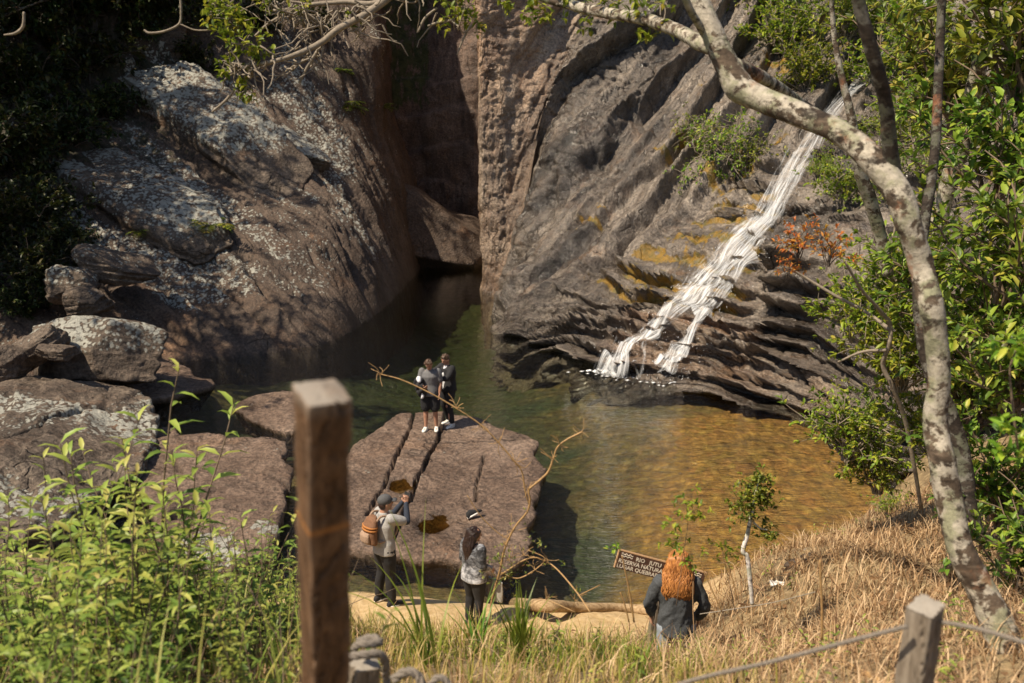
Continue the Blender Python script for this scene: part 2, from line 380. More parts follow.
# the long crack between the fall's ledges and the dark rock on its right
crk_u = 7.05 - .28*sstep(0, 1, V)*1.0 + .10*np.sin(V*3) + .05*fbm(G, 1.2, 3, 2)
d = d - .45*np.exp(-((U-crk_u)/.035)**2)*sstep(-.2, .05, V)*sstep(2.3, 1.6, V)
OV = np.array([-.62, -.75, -.1]); G2 = G + N*d[..., None] + OV*(wled*.30*am2*(1-saw(q2, .74)))[..., None]
Q = gquads(*G.shape[:2])
foot = np.exp(-np.clip(G2[..., 2], 0, 9)/.16)
fallw = np.exp(-((U-(6.15+.15*V-.9*sstep(1.2, 0, V)))/.75)**2)
wet = np.clip(.9*foot + .75*fallw*sstep(.35, .7, .5+.5*fbm(G, .6, 4, 14)+.2*sstep(2, 1, V)) + .8*sstep(.1, .5, fbm(G*np.array([1, 1, .35]), .55, 5, 15))*wd + .5*sstep(7.0, 7.4, U) + .75*sstep(.6, 1.1, U)*sstep(4.2, 2.4, U+.5*V)*sstep(3.3, 2.2, V)*sstep(-.35, .25, fbm(G*np.array([1, 1, .5]), .45, 4, 19)), 0, 1)
moss = np.clip((.80*wled*sstep(1.0, 1.35, V)*sstep(2.9, 2.3, V)*sstep(6.2, 5.0, U) + .75*wd*sstep(1.6, 2.4, U)*sstep(-.05, .35, fbm(G, .35, 3, 34))) * (.6+.9*sstep(.55, .9, saw(q2, .82))), 0, .85)
lich = .22*sstep(.2, .5, fbm(G, .7, 3, 16))*sstep(2, 3, U)
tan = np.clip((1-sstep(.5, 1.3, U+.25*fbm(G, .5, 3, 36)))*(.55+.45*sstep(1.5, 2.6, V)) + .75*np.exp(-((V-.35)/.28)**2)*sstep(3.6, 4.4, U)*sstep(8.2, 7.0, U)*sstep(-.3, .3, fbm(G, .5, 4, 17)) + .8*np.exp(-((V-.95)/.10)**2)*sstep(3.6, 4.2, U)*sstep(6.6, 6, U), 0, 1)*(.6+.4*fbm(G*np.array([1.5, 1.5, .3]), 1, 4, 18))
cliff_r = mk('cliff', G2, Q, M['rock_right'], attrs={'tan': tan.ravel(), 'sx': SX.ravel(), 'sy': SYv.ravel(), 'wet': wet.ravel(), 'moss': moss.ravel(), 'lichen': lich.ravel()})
tag(cliff_r, 'tall wet brown rock cliff with diagonal slabs beside the waterfall', 'cliff', kind='structure')
register('cliff_r', G2, Q)

# ------------------------------------------------------------------ left rock slope
b0 = [PZ(-230, 420, 0), PZ(-90, 400, 0), PZ(60, 378, 0), PZ(190, 361, 0), PZ(270, 353, 0), PZ(335, 339, 0), PZ(377, 314, 0), PZ(406, 288, 0), PZ(424, 262, 0)]
b0 += [np.array([-4.0, 53.5, 0])]
bm = [p+np.array([.35, -.35, -3.2]) for p in b0]
b1 = row([(-260, 360, 25.5), (-110, 345, 26.5), (20, 325, 28), (140, 310, 30), (222, 290, 32), (288, 258, 34), (334, 226, 37), (373, 203, 41.5), (402, 190, 46)]) + [np.array([-5.0, 54, 3.2])]
b2 = row([(-330, 260, 28.5), (-180, 250, 29.5), (-60, 235, 31), (55, 215, 33.5), (145, 195, 36), (222, 172, 38.5), (290, 148, 41), (345, 130, 44), (379, 118, 47)]) + [np.array([-6.0, 54.5, 6.8])]
b3 = row([(-420, 150, 32), (-260, 145, 33), (-130, 130, 35), (-10, 110, 37.5), (85, 90, 40), (160, 65, 42), (240, 55, 44.5), (325, 45, 46.5), (377, 40, 48)]) + [np.array([-6.2, 55, 10.5])]
b4 = row([(-480, 20, 35), (-330, 15, 36), (-190, 5, 38), (-60, -15, 41), (40, -40, 43), (125, -60, 44.5), (215, -60, 46.5), (310, -70, 48), (374, -70, 49)]) + [np.array([-6.4, 56, 16])]
b5 = row([(-560, -120, 42), (-400, -130, 44), (-250, -150, 46), (-110, -170, 48), (-10, -200, 50), (90, -210, 51), (195, -210, 52), (300, -220, 52), (372, -220, 52)]) + [np.array([-6.6, 58, 22])]
G, U, V = loft([bm, b0, b1, b2, b3, b4, b5], .095); V = V-1
N = gnormal(G)
if N[:, :, 2].mean() < 0: N = -N
Dv = PY(300, 226, 36.0)-PY(168, 116, 40.0); Dv /= np.linalg.norm(Dv); Nm = N[(V > .5) & (V < 2) & (U > 3) & (U < 6.5)].mean(0); Nm /= np.linalg.norm(Nm); Qv = np.cross(Nm, Dv); Qv /= np.linalg.norm(Qv)
if Qv[2] < 0: Qv = -Qv
S_, T_ = G@Qv, G@Dv
ST_ = np.stack([S_, T_, 0*S_], -1)
q1 = S_*.62 + .9*fbm(ST_*np.array([.5, .10, 1]), 1, 4, 51)
am1 = np.clip(.45+1.0*fbm(np.stack([np.floor(q1)*3.1, T_*.22, 0*U], -1), 1, 3, 60), .0, 1.2)
q3 = S_*1.9 + 1.2*fbm(ST_*np.array([.6, .14, 1]), 1, 4, 52)
am3 = np.clip(.35+1.2*fbm(np.stack([np.floor(q3)*3.1, T_*.4, 0*U], -1), 1, 3, 59), 0, 1.2)
face = sstep(7.4, 8.2, U)                      # steep wall toward the gorge
msk = (1-face)
d = msk*(.46*am1*(saw(q1, .88)-.5) + .16*am3*(saw(q3, .86)-.5))*sstep(-.1, .5, V) + .35*fbm(G, .22, 4, 53) + .20*fbm(ST_*np.array([1.3, .25, 1]), 1, 5, 54) + .035*fbm(G, 3.2, 4, 55)
d = d - msk*sstep(0, .5, V)*(.16*np.exp(-(fbm(ST_*np.array([.55, .10, 1]), 1, 4, 65)/.03)**2) + .07*np.exp(-(fbm(G, .9, 4, 66)/.035)**2))
d = d + face*.3*fbm(G*np.array([1.4, 1.4, .25]), 1, 4, 56)
d = d + sstep(1.9, 3.2, V)*.9*fbm(G, .3, 4, 57)
# smooth water-worn toe
d = np.where(V < .5, d*(.35+.65*sstep(.05, .5, V)), d)
G2 = G+N*d[..., None]; Q = gquads(*G.shape[:2])
foot = np.exp(-np.clip(G2[..., 2], 0, 9)/.18)
lich = np.clip((.30+.62*sstep(-.12, .36, fbm(ST_*np.array([.55, .16, 1]), 1, 4, 61)) + .18*sstep(.3, .9, saw(q1, .88)) + .30*sstep(4.0, 5.5, U)*sstep(-.1, .3, fbm(ST_*np.array([.9, .3, 1]), 1, 4, 67)))*sstep(.2, .6, V)*sstep(3.8, 2.8, V)*(1-.55*face), 0, .84)
mossl = np.clip(.75*sstep(1.2, 2.8, V + .5*fbm(G, .3, 3, 62))*(1-sstep(4, 7, U)*.6), 0, .9)
tanl = np.clip(np.exp(-((V-.45)/.4)**2)*np.exp(-((U-2.9)/.9)**2)*1.3*sstep(-.4, .3, fbm(G, .4, 4, 64)), 0, 1)
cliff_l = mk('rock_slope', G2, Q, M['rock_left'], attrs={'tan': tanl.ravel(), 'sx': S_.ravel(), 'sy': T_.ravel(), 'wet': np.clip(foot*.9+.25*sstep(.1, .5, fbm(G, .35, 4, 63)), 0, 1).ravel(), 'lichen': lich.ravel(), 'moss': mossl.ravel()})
tag(cliff_l, 'broad lichen-spotted rock slope dipping into the pool on the left', 'rock slope', kind='structure')
register('cliff_l', G2, Q)

# ------------------------------------------------------------------ gorge back wall
gr = []
for z in (-3.5, 0, 4, 8, 13, 18, 24):
    gr.append([np.array([x, 51.5 + (.6*math.sin(x*.8)) + (z*.05 if z < 12 else (z-8)*.35), z]) for x in (-9, -7, -5, -3.5, -2, -.5, 1, 3)])
G, U, V = loft(gr, .10); N = gnormal(G)
if N[:, :, 1].mean() > 0: N = -N
q = G[..., 2]*.55+fbm(G, .3, 3, 71)*.8
d = .35*(saw(q, .85)-.4)*(.3+.7*_h(np.floor(q), np.floor(G[..., 0]*.3), 0*q, 3)) + .35*fbm(G*np.array([1, 1, .45]), .7, 5, 72) + .05*fbm(G, 3, 4, 73)
G2 = G+N*d[..., None]; Q = gquads(*G.shape[:2])
mg = .8*sstep(6, 9, G2[..., 2]+1.5*fbm(G, .5, 3, 75))*sstep(-3.4, -4.6, G2[..., 0])
gw = mk('gorge_wall', G2, Q, M['rock_gorge'], attrs={'wet': (.6*sstep(-.1, .4, fbm(G*np.array([1.5, 1, .2]), .7, 4, 74))).ravel(), 'moss': mg.ravel(), 'lichen': (.2+0*mg).ravel()})
tag(gw, 'dark shaded rock wall closing the gorge behind the pool', 'rock wall', kind='structure'); register('gorge', G2, Q)

# ------------------------------------------------------------------ near bank: heightfield from stations
ST = {  # x : [(y, z) ...]
 -14: [(-4, 6.9), (1, 6.5), (4, 5.4), (7, 4.2), (10, 3.1), (13, 2.1), (16, 1.3), (18, .5), (20, -.8), (26, -3)],
 -9:  [(-4, 6.5), (1, 6.1), (4, 5.1), (7, 3.7), (10, 2.3), (13, 1.3), (15, .5), (16.4, -.2), (17.5, -1.5), (26, -3)],
 -5:  [(-4, 6.2), (1, 5.8), (3, 5.1), (5, 4.1), (7, 3.0), (9, 1.9), (11, .9), (13, .3), (15, -.5), (18, -3)],
 -2.5:[(-4, 6.1), (1, 5.6), (2.5, 5.05), (4, 4.35), (6, 3.55), (8, 2.76), (8.8, 2.27), (9.7, 1.1), (11, .45), (13.4, .27), (14.3, -.1), (15.3, -.9), (18, -3)],
 0:   [(-4, 6.1), (1, 5.6), (2.5, 5.05), (4, 4.35), (6, 3.5), (8, 2.62), (8.8, 2.12), (9.6, 1.0), (11, .42), (13.1, .27), (13.9, -.1), (15, -.9), (18, -3)],
 2:   [(-4, 6.2), (1, 5.7), (2.5, 5.1), (4, 4.5), (6, 3.6), (7.8, 2.6), (8.5, 2.1), (9.2, 1.3), (11, .75), (12.6, .3), (13.7, -.1), (15, -.7), (18, -3)],
 4:   [(-4, 6.4), (1, 5.9), (2.5, 5.3), (4, 4.7), (6, 3.85), (8, 3.1), (9.5, 2.6), (11, 2.05), (12.6, 1.4), (13.6, .9), (14.8, .1), (15.8, -.4), (18, -3)],
 7:   [(-4, 6.8), (1, 6.2), (4, 5.0), (6, 4.25), (8, 3.5), (11, 2.55), (14, 1.65), (15.6, 1.0), (16.9, .4), (17.4, 0), (18.6, -.5), (20.5, -2), (22, -3)],
 8.6: [(-4, 7.1), (1, 6.5), (4, 5.3), (6, 4.5), (8, 3.75), (11, 2.8), (14, 2.0), (17, 1.2), (19, .6), (20.5, .1), (22, -.4), (24, -2)],
 12:  [(-4, 7.8), (1, 7.2), (4, 6.0), (8, 4.7), (11, 3.8), (14, 3.0), (17, 2.3), (20, 1.6), (22, .5), (24, -2)],
 18:  [(-4, 9), (4, 7.6), (11, 5.8), (17, 4.9), (20, 3.5), (23, -2)]}
_xs = sorted(ST)
def bank_z(x, y):
    x = np.asarray(x, float); y = np.asarray(y, float)
    prof = np.stack([np.interp(y, [p[0] for p in ST[k]], [p[1] for p in ST[k]]) for k in _xs], -1)
    xx = np.clip(x, _xs[0], _xs[-1]-1e-6); i = np.clip(np.searchsorted(_xs, xx, 'right')-1, 0, len(_xs)-2)
    a = np.array(_xs, float); t = (xx-a[i])/(a[i+1]-a[i]); t = t*t*(3-2*t)*.6+t*.4
    z = np.take_along_axis(prof, i[..., None], -1)[..., 0]*(1-t)+np.take_along_axis(prof, i[..., None]+1, -1)[..., 0]*t
    P = np.stack([x, y, 0*x], -1)
    return z + .13*fbm(P, .55, 4, 81)*sstep(0, .6, z) + .05*fbm(P, 2.2, 4, 82)
gx, gy = np.meshgrid(np.arange(-14, 18.01, .09), np.arange(-4, 27.01, .09))
G = np.stack([gx, gy, bank_z(gx, gy)], -1); Q = gquads(*gx.shape)
b = NT('bank_soil'); co = b.coord(); n1 = b.noise(co, 1.3, 8, .6); n2 = b.noise(co, 9, 8, .7)
col = b.ramp(n1, [(.3, (.09, .06, .03)), (.5, (.20, .14, .07)), (.7, (.32, .24, .13))])
col = b.mix(b.rng(n2, .45, .65), col, (.34, .25, .13))
sand = b.mix(b.rng(n2, .35, .7), (.40, .27, .125), (.55, .40, .22)); col = b.mix(b.attr('sand'), col, sand)
M['bank'] = b.done(b.pbsdf(col, .9, b.bump(b.math('ADD', n1, b.math('MULTIPLY', n2, .6)), .9, .06)))
sandm = sstep(.95, .6, G[..., 2]+.15*fbm(G, 1.5, 3, 83))*sstep(-4.5, -3, gx)*sstep(4.5, 3, gx)
bank = mk('bank', G, Q, M['bank'], attrs={'sand': sandm.ravel()}); tag(bank, kind='structure'); register('bank', G, Q)

# ------------------------------------------------------------------ pool bed and water
gx, gy = np.meshgrid(np.arange(-20, 14.01, .16), np.arange(10, 58.01, .16)); P = np.stack([gx, gy, 0*gx], -1)
dep = .35 + .30*sstep(4, 0, gx)*sstep(14, 18, gy) + 1.9*np.exp(-(((gx+2.2)/3.6)**2+((gy-38)/12.)**2)) + .9*np.exp(-(((gx+5)/3.)**2+((gy-25.5)/3.)**2)) + .55*np.exp(-(((gx-1)/2.5)**2+((gy-22)/5)**2))
dep = dep + .5*np.exp(-((gx-1.2-.15*(gy-15))/1.1)**2)*sstep(20, 17, gy) + .12*fbm(P, .8, 4, 91) + .10*np.abs(fbm(P, 2.2, 4, 92)) - .05
G = np.stack([gx, gy, -dep], -1); Q = gquads(*gx.shape)
b = NT('pool_bed'); co = b.coord(); n1 = b.noise(b.map(co, (1, .6, 1)), .5, 6, .6, .4); n2 = b.noise(b.map(co, (1, .55, 1)), 5.5, 9, .75); pv = b.n('TexVoronoi', {'Vector': b.map(co, (1.0, .7, 1)), 'Scale': 4.2}); pvd = pv.outputs['Distance']; pvc = pv.outputs['Color']
g1 = b.ramp(n2, [(.3, (.05, .038, .014)), (.5, (.18, .125, .04)), (.72, (.42, .29, .10))])
g2 = b.ramp(n2, [(.3, (.14, .068, .015)), (.5, (.40, .215, .045)), (.75, (.70, .43, .12))])
col = b.mix(b.rng(b.math('ADD', b.attr('rusty'), b.math('MULTIPLY', b.math('SUBTRACT', n1, .5), 1.3)), .25, .8), g1, g2)
col = b.mix(b.math('MULTIPLY', b.attr('algae'), .9), col, b.ramp(n2, [(.3, (.022, .045, .030)), (.7, (.075, .12, .065))]))
stn = b.math('MULTIPLY', b.rng(pvd, .25, .5, 0, 1), .55); col = b.mix(stn, col, b.mix(.5, col, (.03, .02, .01)))
col = b.mix(b.rng(n1, .55, .7, 0, .6), col, b.mix(.65, col, (.015, .012, .006)))
col = b.mix(.12, col, b.mix(1., col, pvc, 'MULTIPLY'))
M['bed'] = b.done(b.pbsdf(col, .8, b.bump(b.math('ADD', b.math('MULTIPLY', pvd, -1), n2), .8, .08)))
rusty = sstep(1.5, 5.2, gx + (22-gy)*.28)
algae = sstep(.8, 1.5, dep)*.9+.5*sstep(-1, -5, gx)*sstep(20, 23, gy) + .5*np.exp(-((gx-1.0-.15*(gy-15))/1.0)**2)*sstep(21, 17, gy) + .5*sstep(.05, .4, fbm(P*np.array([.6, 1.6, 1]), .45, 4, 94))
bed = mk('pool_bed', G, Q, M['bed'], attrs={'rusty': rusty.ravel(), 'algae': np.clip(algae, 0, 1).ravel()}); tag(bed, kind='structure'); register('bed', G, Q)
# water: closed body, still sheet with fine ripples and a stronger swell near the fall
b = NT('water'); co = b.coord()
r1_ = b.noise(b.map(co, (1.1, 3.2, 1), (0, 0, math.radians(-18))), 1.5, 4, .55, .6); r2_ = b.noise(b.map(co, (1.4, 4.2, 1), (0, 0, math.radians(8))), 4.2, 3, .5, .4)
cx = b.n('VectorMath', {0: co, 1: (3.6, 26.3, 0)}, operation='DISTANCE').outputs['Value']
near = b.rng(cx, 2.0, 13.0, 1, .0)
calm = b.rng(b.n('SeparateXYZ', {0: co}).outputs[1], 28, 36, 1, .12)
h_ = b.math('MULTIPLY', b.math('ADD', b.math('ADD', b.math('MULTIPLY', r1_, .9), b.math('MULTIPLY', r2_, .55)), b.math('MULTIPLY', b.math('MULTIPLY', r1_, near), .8)), calm)
nm = b.bump(h_, 1.0, .075)
gl = b.n('BsdfGlossy', {'Color': (1, 1, 1, 1), 'Roughness': .04, 'Normal': nm}); tr = b.n('BsdfTransparent', {'Color': (.97, .98, .95, 1)})
fr = b.n('Fresnel', {'IOR': 1.34, 'Normal': nm})
mx = b.n('MixShader', {0: fr}); b.set(mx.inputs[1], tr); b.set(mx.inputs[2], gl)
va = b.n('VolumeAbsorption', {'Color': (.58, .60, .36, 1), 'Density': .22})
M['water'] = b.done(mx, va)
mb = MB(); mb.box((-2, 34.5, -2.5), (40, 47, 5.0)); wt = mb.build('water', M['water'], smooth=False); tag(wt, kind='structure')

# ------------------------------------------------------------------ ground sheet and the wooded rise behind the cliffs
b = NT('forest_floor'); co = b.coord(); n1 = b.noise(co, .3, 8, .6)
M['floor'] = b.done(b.pbsdf(b.ramp(n1, [(.3, (.02, .025, .01)), (.6, (.05, .05, .02)), (.8, (.09, .07, .035))]), .95, b.bump(b.noise(co, 1.2, 8, .7), .8, .3)))
a = np.linspace(0, 2*PI, 65); rad = np.array([0, 40, 62, 80, 120, 250, 600]); hz = np.array([-6, -6, 17, 22, 26, 30, 30])
A, R = np.meshgrid(a, rad); HZ = np.repeat(hz[:, None], 65, 1).astype(float)
cxy = np.array([0, 27.]); X = np.stack([cxy[0]+np.cos(A)*R, cxy[1]+np.sin(A)*R, HZ], -1)
nb = sstep(-.25, -.75, np.sin(A)); X[..., 2] = X[..., 2]*(1-nb)+nb*np.where(R < 50, -6, 7.5+0*R)
X[..., 2] += 2.0*fbm(X, .05, 3, 95)*(R > 50)
gs = mk('ground', X, gquads(*A.shape), M['floor']); tag(gs, kind='structure')
# ------------------------------------------------------------------ loose slabs and boulders
def poly_sd(X, Y, poly):
    poly = np.asarray(poly, float); d = np.full(X.shape, 1e9); ins = np.zeros(X.shape, bool); n = len(poly)
    for i in range(n):
        a, b_ = poly[i], poly[(i+1) % n]; e = b_-a
        t = np.clip(((X-a[0])*e[0]+(Y-a[1])*e[1])/(e@e), 0, 1)
        d = np.minimum(d, np.hypot(X-a[0]-t*e[0], Y-a[1]-t*e[1]))
        c = (a[1] > Y) != (b_[1] > Y)
        ins ^= c & (X < (b_[0]-a[0])*(Y-a[1])/(b_[1]-a[1]+1e-12)+a[0])
    return np.where(ins, -d, d)
def slab(name, px, z, thick, label, cat_, cracks=(), bowls=(), dome=0., tilt=(0, 0), rough=.05, res=.045, mat='rock_slab', seed=0, lich=None, wetedge=.5, warp=.18, kind=None):
    poly = np.array([PZ(x, y, z)[:2] for x, y in px]); c = poly.mean(0)
    lo, hi = poly.min(0)-.6, poly.max(0)+.6
    X, Y = np.meshgrid(np.arange(lo[0], hi[0], res), np.arange(lo[1], hi[1], res)); P = np.stack([X, Y, 0*X], -1)
    wx, wy = warp*fbm(P, 1.1, 4, seed+1), warp*fbm(P, 1.1, 4, seed+2)
    sd = poly_sd(X+wx, Y+wy, poly) + .09*fbm(P, 2.6, 5, seed+3)
    ins = np.clip(-sd, 0, None)
    Z = z + dome*sstep(0, 2.2, ins) + tilt[0]*(X-c[0]) + tilt[1]*(Y-c[1]) + rough*fbm(P, .8, 5, seed+4)*2 + rough*.6*fbm(P*np.array([1, .4, 1]), 3.5, 4, seed+5) - .05*np.exp(-(fbm(P, .7, 4, seed+22)/.018)**2) - .022*np.exp(-(fbm(P, 1.9, 4, seed+23)/.03)**2)
    tq = fbm(P, .5, 3, seed+6)*3; Z = Z + rough*.8*(saw(tq, .9)-.5)
    Z = Z - .055*np.exp(-ins/.05)
    dark = np.zeros_like(X)
    for pts, wdt, dp in cracks:
        W = np.array([PZ(x, y, z)[:2] for x, y in pts]); dm = np.full(X.shape, 9.)
        for a, b_ in zip(W[:-1], W[1:]):
            e = b_-a; t = np.clip(((X+wx*.5-a[0])*e[0]+(Y+wy*.5-a[1])*e[1])/(e@e), 0, 1); dm = np.minimum(dm, np.hypot(X+wx*.5-a[0]-t*e[0], Y+wy*.5-a[1]-t*e[1]))
        dm = dm + .018*fbm(P, 3, 3, seed+9)
        Z = Z - dp*sstep(wdt, wdt*.35, dm); dark = np.maximum(dark, sstep(wdt*1.6, wdt*.6, dm))
    for (bx, by, rx, ry, dp) in bowls:
        q = PZ(bx, by, z); rr = np.hypot((X-q[0])/rx, (Y-q[1])/ry) + .5*fbm(P, 2.6, 3, seed+11)
        Z = Z - dp*sstep(1.15, .45, rr); dark = np.maximum(dark, .45*sstep(1.35, .9, rr))
    out = np.clip(sd, 0, None)
    Z = Z - thick*sstep(.0, .20, out)**1.0
    G = np.stack([X, Y, Z], -1)
    gy_, gx_ = np.gradient(sd, res); gl_ = np.hypot(gx_, gy_)+1e-6; und = (out + .42*sstep(.03, .16, out))
    G[..., 0] -= gx_/gl_*und; G[..., 1] -= gy_/gl_*und
    # push the wall out a little with noise so it is not a clean extrusion
    G[..., 0] += sstep(0, .1, out)*.12*fbm(np.stack([X*2, Y*2, Z*3], -1), 1, 3, seed+12); G[..., 1] += sstep(0, .1, out)*.12*fbm(np.stack([X*2, Y*2, Z*3], -1), 1, 3, seed+13)
    keep = sd < .32
    Q = gquads(*X.shape); Q = Q[keep.ravel()[Q].all(1)]
    used = np.unique(Q); mp = np.full(X.size, -1); mp[used] = np.arange(len(used))
    V = G.reshape(-1, 3)[used]; lo_z = V[:, 2].min()
    wet = np.clip(wetedge*sstep(.2, .06, Z) + 1.2*sstep(.08, -.05, Z) + dark*.9 + .55*sstep(.08, .42, fbm(P, .75, 5, seed+21)), 0, 1.4)
    la = np.zeros_like(X) if lich is None else lich(X, Y, P)
    o = mk(name, V, mp[Q], M[mat], attrs={'wet': wet.ravel()[used], 'lichen': np.clip(la, 0, 1).ravel()[used]}, loc=(c[0], c[1], lo_z))
    tag(o, label, cat_, kind=kind); register(name+label, V, mp[Q]); return o
def puddle(bx, by, rx, ry, z, label, depth_seed):
    q = PZ(bx, by, z); a = np.linspace(0, 2*PI, 48, endpoint=False)
    r = 1.1+.1*np.sin(a*3+depth_seed)
    V = np.stack([q[0]+np.cos(a)*rx*r, q[1]+np.sin(a)*ry*r, 0*a+z], 1); V = np.vstack([V, [[q[0], q[1], z]]])
    o = mk('puddle', V, np.array([(i, (i+1) % 48, 48) for i in range(48)]), M['puddle'], loc=q); tag(o, label, 'puddle')
b = NT('puddle_water'); nm = b.bump(b.noise(b.coord(), 6, 3), .1, .02)
gl = b.n('BsdfGlossy', {'Color': (1, 1, 1, 1), 'Roughness': .03, 'Normal': nm}); tr = b.n('BsdfTransparent', {'Color': (.62, .50, .26, 1)})
mx = b.n('MixShader', {0: b.n('Fresnel', {'IOR': 1.33, 'Normal': nm})}); b.set(mx.inputs[1], tr); b.set(mx.inputs[2], gl); M['puddle'] = b.done(mx)

SZ = .17
bw = [(432, 521, .38, .55, .13), (401, 483, .26, .42, .10)]
slab('rock_slab', [(400, 412), (440, 410), (480, 419), (517, 430), (538, 441), (541, 470), (538, 500), (533, 528), (527, 556), (500, 572), (462, 563), (440, 557), (400, 553), (352, 549), (330, 540), (334, 470), (350, 446)], SZ, 1.0,
     'large flat brown rock slab with long dark cracks that the two boys stand on', 'rock slab',
     cracks=[([(415, 408), (405, 440), (388, 475), (368, 515)], .042, .2), ([(446, 405), (440, 432), (422, 470), (398, 522), (385, 560)], .052, .24), ([(484, 455), (478, 478), (474, 500)], .026, .1),
             ([(398, 508), (432, 512), (462, 522), (500, 530), (540, 533)], .036, .11), ([(440, 428), (470, 436), (500, 438), (536, 446)], .03, .08), ([(345, 505), (372, 508)], .03, .08), ([(462, 475), (500, 478), (540, 474)], .022, .06)],
     bowls=bw, rough=.03, seed=100, res=.032, lich=lambda X, Y, P: .42*sstep(.0, .4, fbm(P, .9, 3, 5)), warp=.14)
puddle(432, 521, .38, .55, SZ-.075, 'wide amber puddle in the flat rock slab right of the photographer', 1)
puddle(401, 483, .26, .42, SZ-.065, 'small amber puddle between the two long cracks of the rock slab', 2)
slab('rock_slab', [(158, 438), (178, 434), (212, 432), (250, 439), (289, 442), (292, 470), (286, 500), (281, 530), (268, 552), (232, 558), (192, 552), (160, 530), (140, 480)], .36, 1.2,
     'squarish brown rock slab left of the tall wooden post above the weeds', 'rock slab',
     cracks=[([(235, 470), (262, 474), (290, 486)], .05, .12), ([(175, 452), (182, 470)], .04, .1), ([(200, 505), (240, 512), (285, 508)], .04, .08)], bowls=[(185, 505, .25, .45, .22)], rough=.045, seed=130,
     lich=lambda X, Y, P: .75*sstep(16.4, 15.4, Y)*sstep(-.3, .2, fbm(P, 1, 3, 6))+.4*sstep(-.05, .35, fbm(P, .8, 3, 8)), warp=.16, tilt=(.02, .015))
slab('rock_slab', [(231, 404), (252, 393), (285, 390), (306, 396), (310, 422), (292, 430), (262, 424), (246, 414)], .16, .7,
     'low half-sunken brown rock in the shallows behind the tall wooden post', 'rock slab', rough=.04, seed=150, dome=.12, warp=.22)
slab('rock_slab', [(138, 436), (160, 424), (178, 424), (182, 432), (170, 440), (145, 446)], .35, .8, 'small wedge of brown rock at the upper left corner of the squarish slab', 'rock slab', rough=.05, seed=160, tilt=(.08, 0))
slab('rock_slab', [(-90, 400), (0, 384), (70, 378), (118, 384), (150, 398), (163, 414), (158, 436), (140, 462), (104, 492), (60, 520), (-20, 550), (-120, 560)], .55, 1.6,
     'broad lichen-blotched grey rock above the weeds at the left edge', 'rock slab', cracks=[([(10, 465), (45, 450), (85, 428), (130, 420)], .09, .22), ([(0, 420), (60, 405), (120, 398)], .05, .1)], dome=.65, rough=.10, seed=170, mat='boulder',
     lich=lambda X, Y, P: .36+.6*sstep(-.15, .3, fbm(P, .5, 3, 7)), warp=.3)
slab('rock_slab', [(116, 374), (150, 353), (176, 362), (214, 381), (196, 387), (170, 396), (130, 400)], .22, .7, 'low pointed tongue of brown rock reaching into the pool below the big boulder', 'rock slab', rough=.05, seed=190, dome=.2, warp=.2)

def boulder(px, py, depth, size, rz, tilt, label, seed, along=None, lich=.4, cuts=11, n=44, mat='boulder', moss=0., name='boulder', sink=.25, keys=None, strata=.10, roll=0):
    """rounded cube cut by random planes, layered along its own bed"""
    if depth is None:
        p, nn = hit(px, py, keys); c = p - nn*0 + np.array(ray(px, py))*size[1]*sink*.6
    else: c = PY(px, py, depth)
    u = np.linspace(-1, 1, n); A, B = np.meshgrid(u, u); L = []
    for ax in range(3):
        for sg in (-1, 1):
            g = np.stack([0*A+sg, A*sg, B], -1); L.append(np.roll(g, ax, -1))
    D = np.concatenate([g.reshape(-1, 3) for g in L]); Q = np.concatenate([gquads(n, n)+k*n*n for k in range(6)])
    r0_ = np.random.default_rng(seed)
    Dn = D/np.linalg.norm(D, axis=1)[:, None]
    rad = 1/np.power((np.abs(Dn)**5).sum(1), 1/5.)
    for _ in range(cuts):
        nn = r0_.normal(size=3); nn /= np.linalg.norm(nn); dd = r0_.uniform(.72, 1.02)
        c_ = Dn@nn; rad = np.where(c_ > .05, np.minimum(rad, dd/np.maximum(c_, .05)), rad)
    P = Dn*rad[:, None]*np.array(size)*.5
    R = np.array((Matrix.Rotation(rz, 3, 'Z') @ Matrix.Rotation(tilt, 3, 'Y') @ Matrix.Rotation(roll, 3, 'X')))
    if along is not None:
        Zv = Nm; Xv = along-Zv*Zv.dot(along); Xv /= np.linalg.norm(Xv); R = np.stack([Xv, np.cross(Zv, Xv), Zv], 1)@np.array(Matrix.Rotation(rz, 3, 'Z') @ Matrix.Rotation(tilt, 3, 'Y') @ Matrix.Rotation(roll, 3, 'X'))
    s0 = min(size)
    off = seed*13.7
    P = P + Dn*(.10*s0*fbm(P+off, 1.1/s0, 4, seed)+.05*s0*fbm(P+off, 3.5/s0, 4, seed+1))[:, None]
    qq = P[:, 2]/(s0*.22) + .8*fbm(P+off, .8/s0, 3, seed+2)
    hor = np.sqrt(np.clip(1-Dn[:, 2]**2, 0, 1))
    P = P + (Dn*np.array([1, 1, .2]))*((saw(qq, .8)-.5)*strata*s0*.8*hor*np.clip(.5+fbm(P+off, 1.5/s0, 3, seed+3), 0, 1))[:, None]
    P = P + Dn*(.02*fbm(P+off, 8, 3, seed+4))[:, None]
    Wd = P@R.T; base = np.array([0, 0, Wd[:, 2].min()])
    up = (Dn@R.T)[:, 2]
    la = np.clip(lich*sstep(-.35, .5, up)*(1+.5*fbm(Wd+off, .5, 3, 9)), 0, 1)
    # weld the cube seams
    key = np.round(Wd, 4); _, first, inv = np.unique(key, axis=0, return_index=True, return_inverse=True); inv = inv.ravel()
    o = mk(name, (Wd+c)[first], inv[Q], M[mat], attrs={'lichen': la[first], 'moss': np.clip(moss*sstep(0, .6, up), 0, 1)[first], 'wet': (0*la)[first]}, loc=c+base)
    tag(o, label, 'rock' if max(size) > 3 else 'boulder'); register('b'+str(seed), (Wd+c)[first], inv[Q]); return o
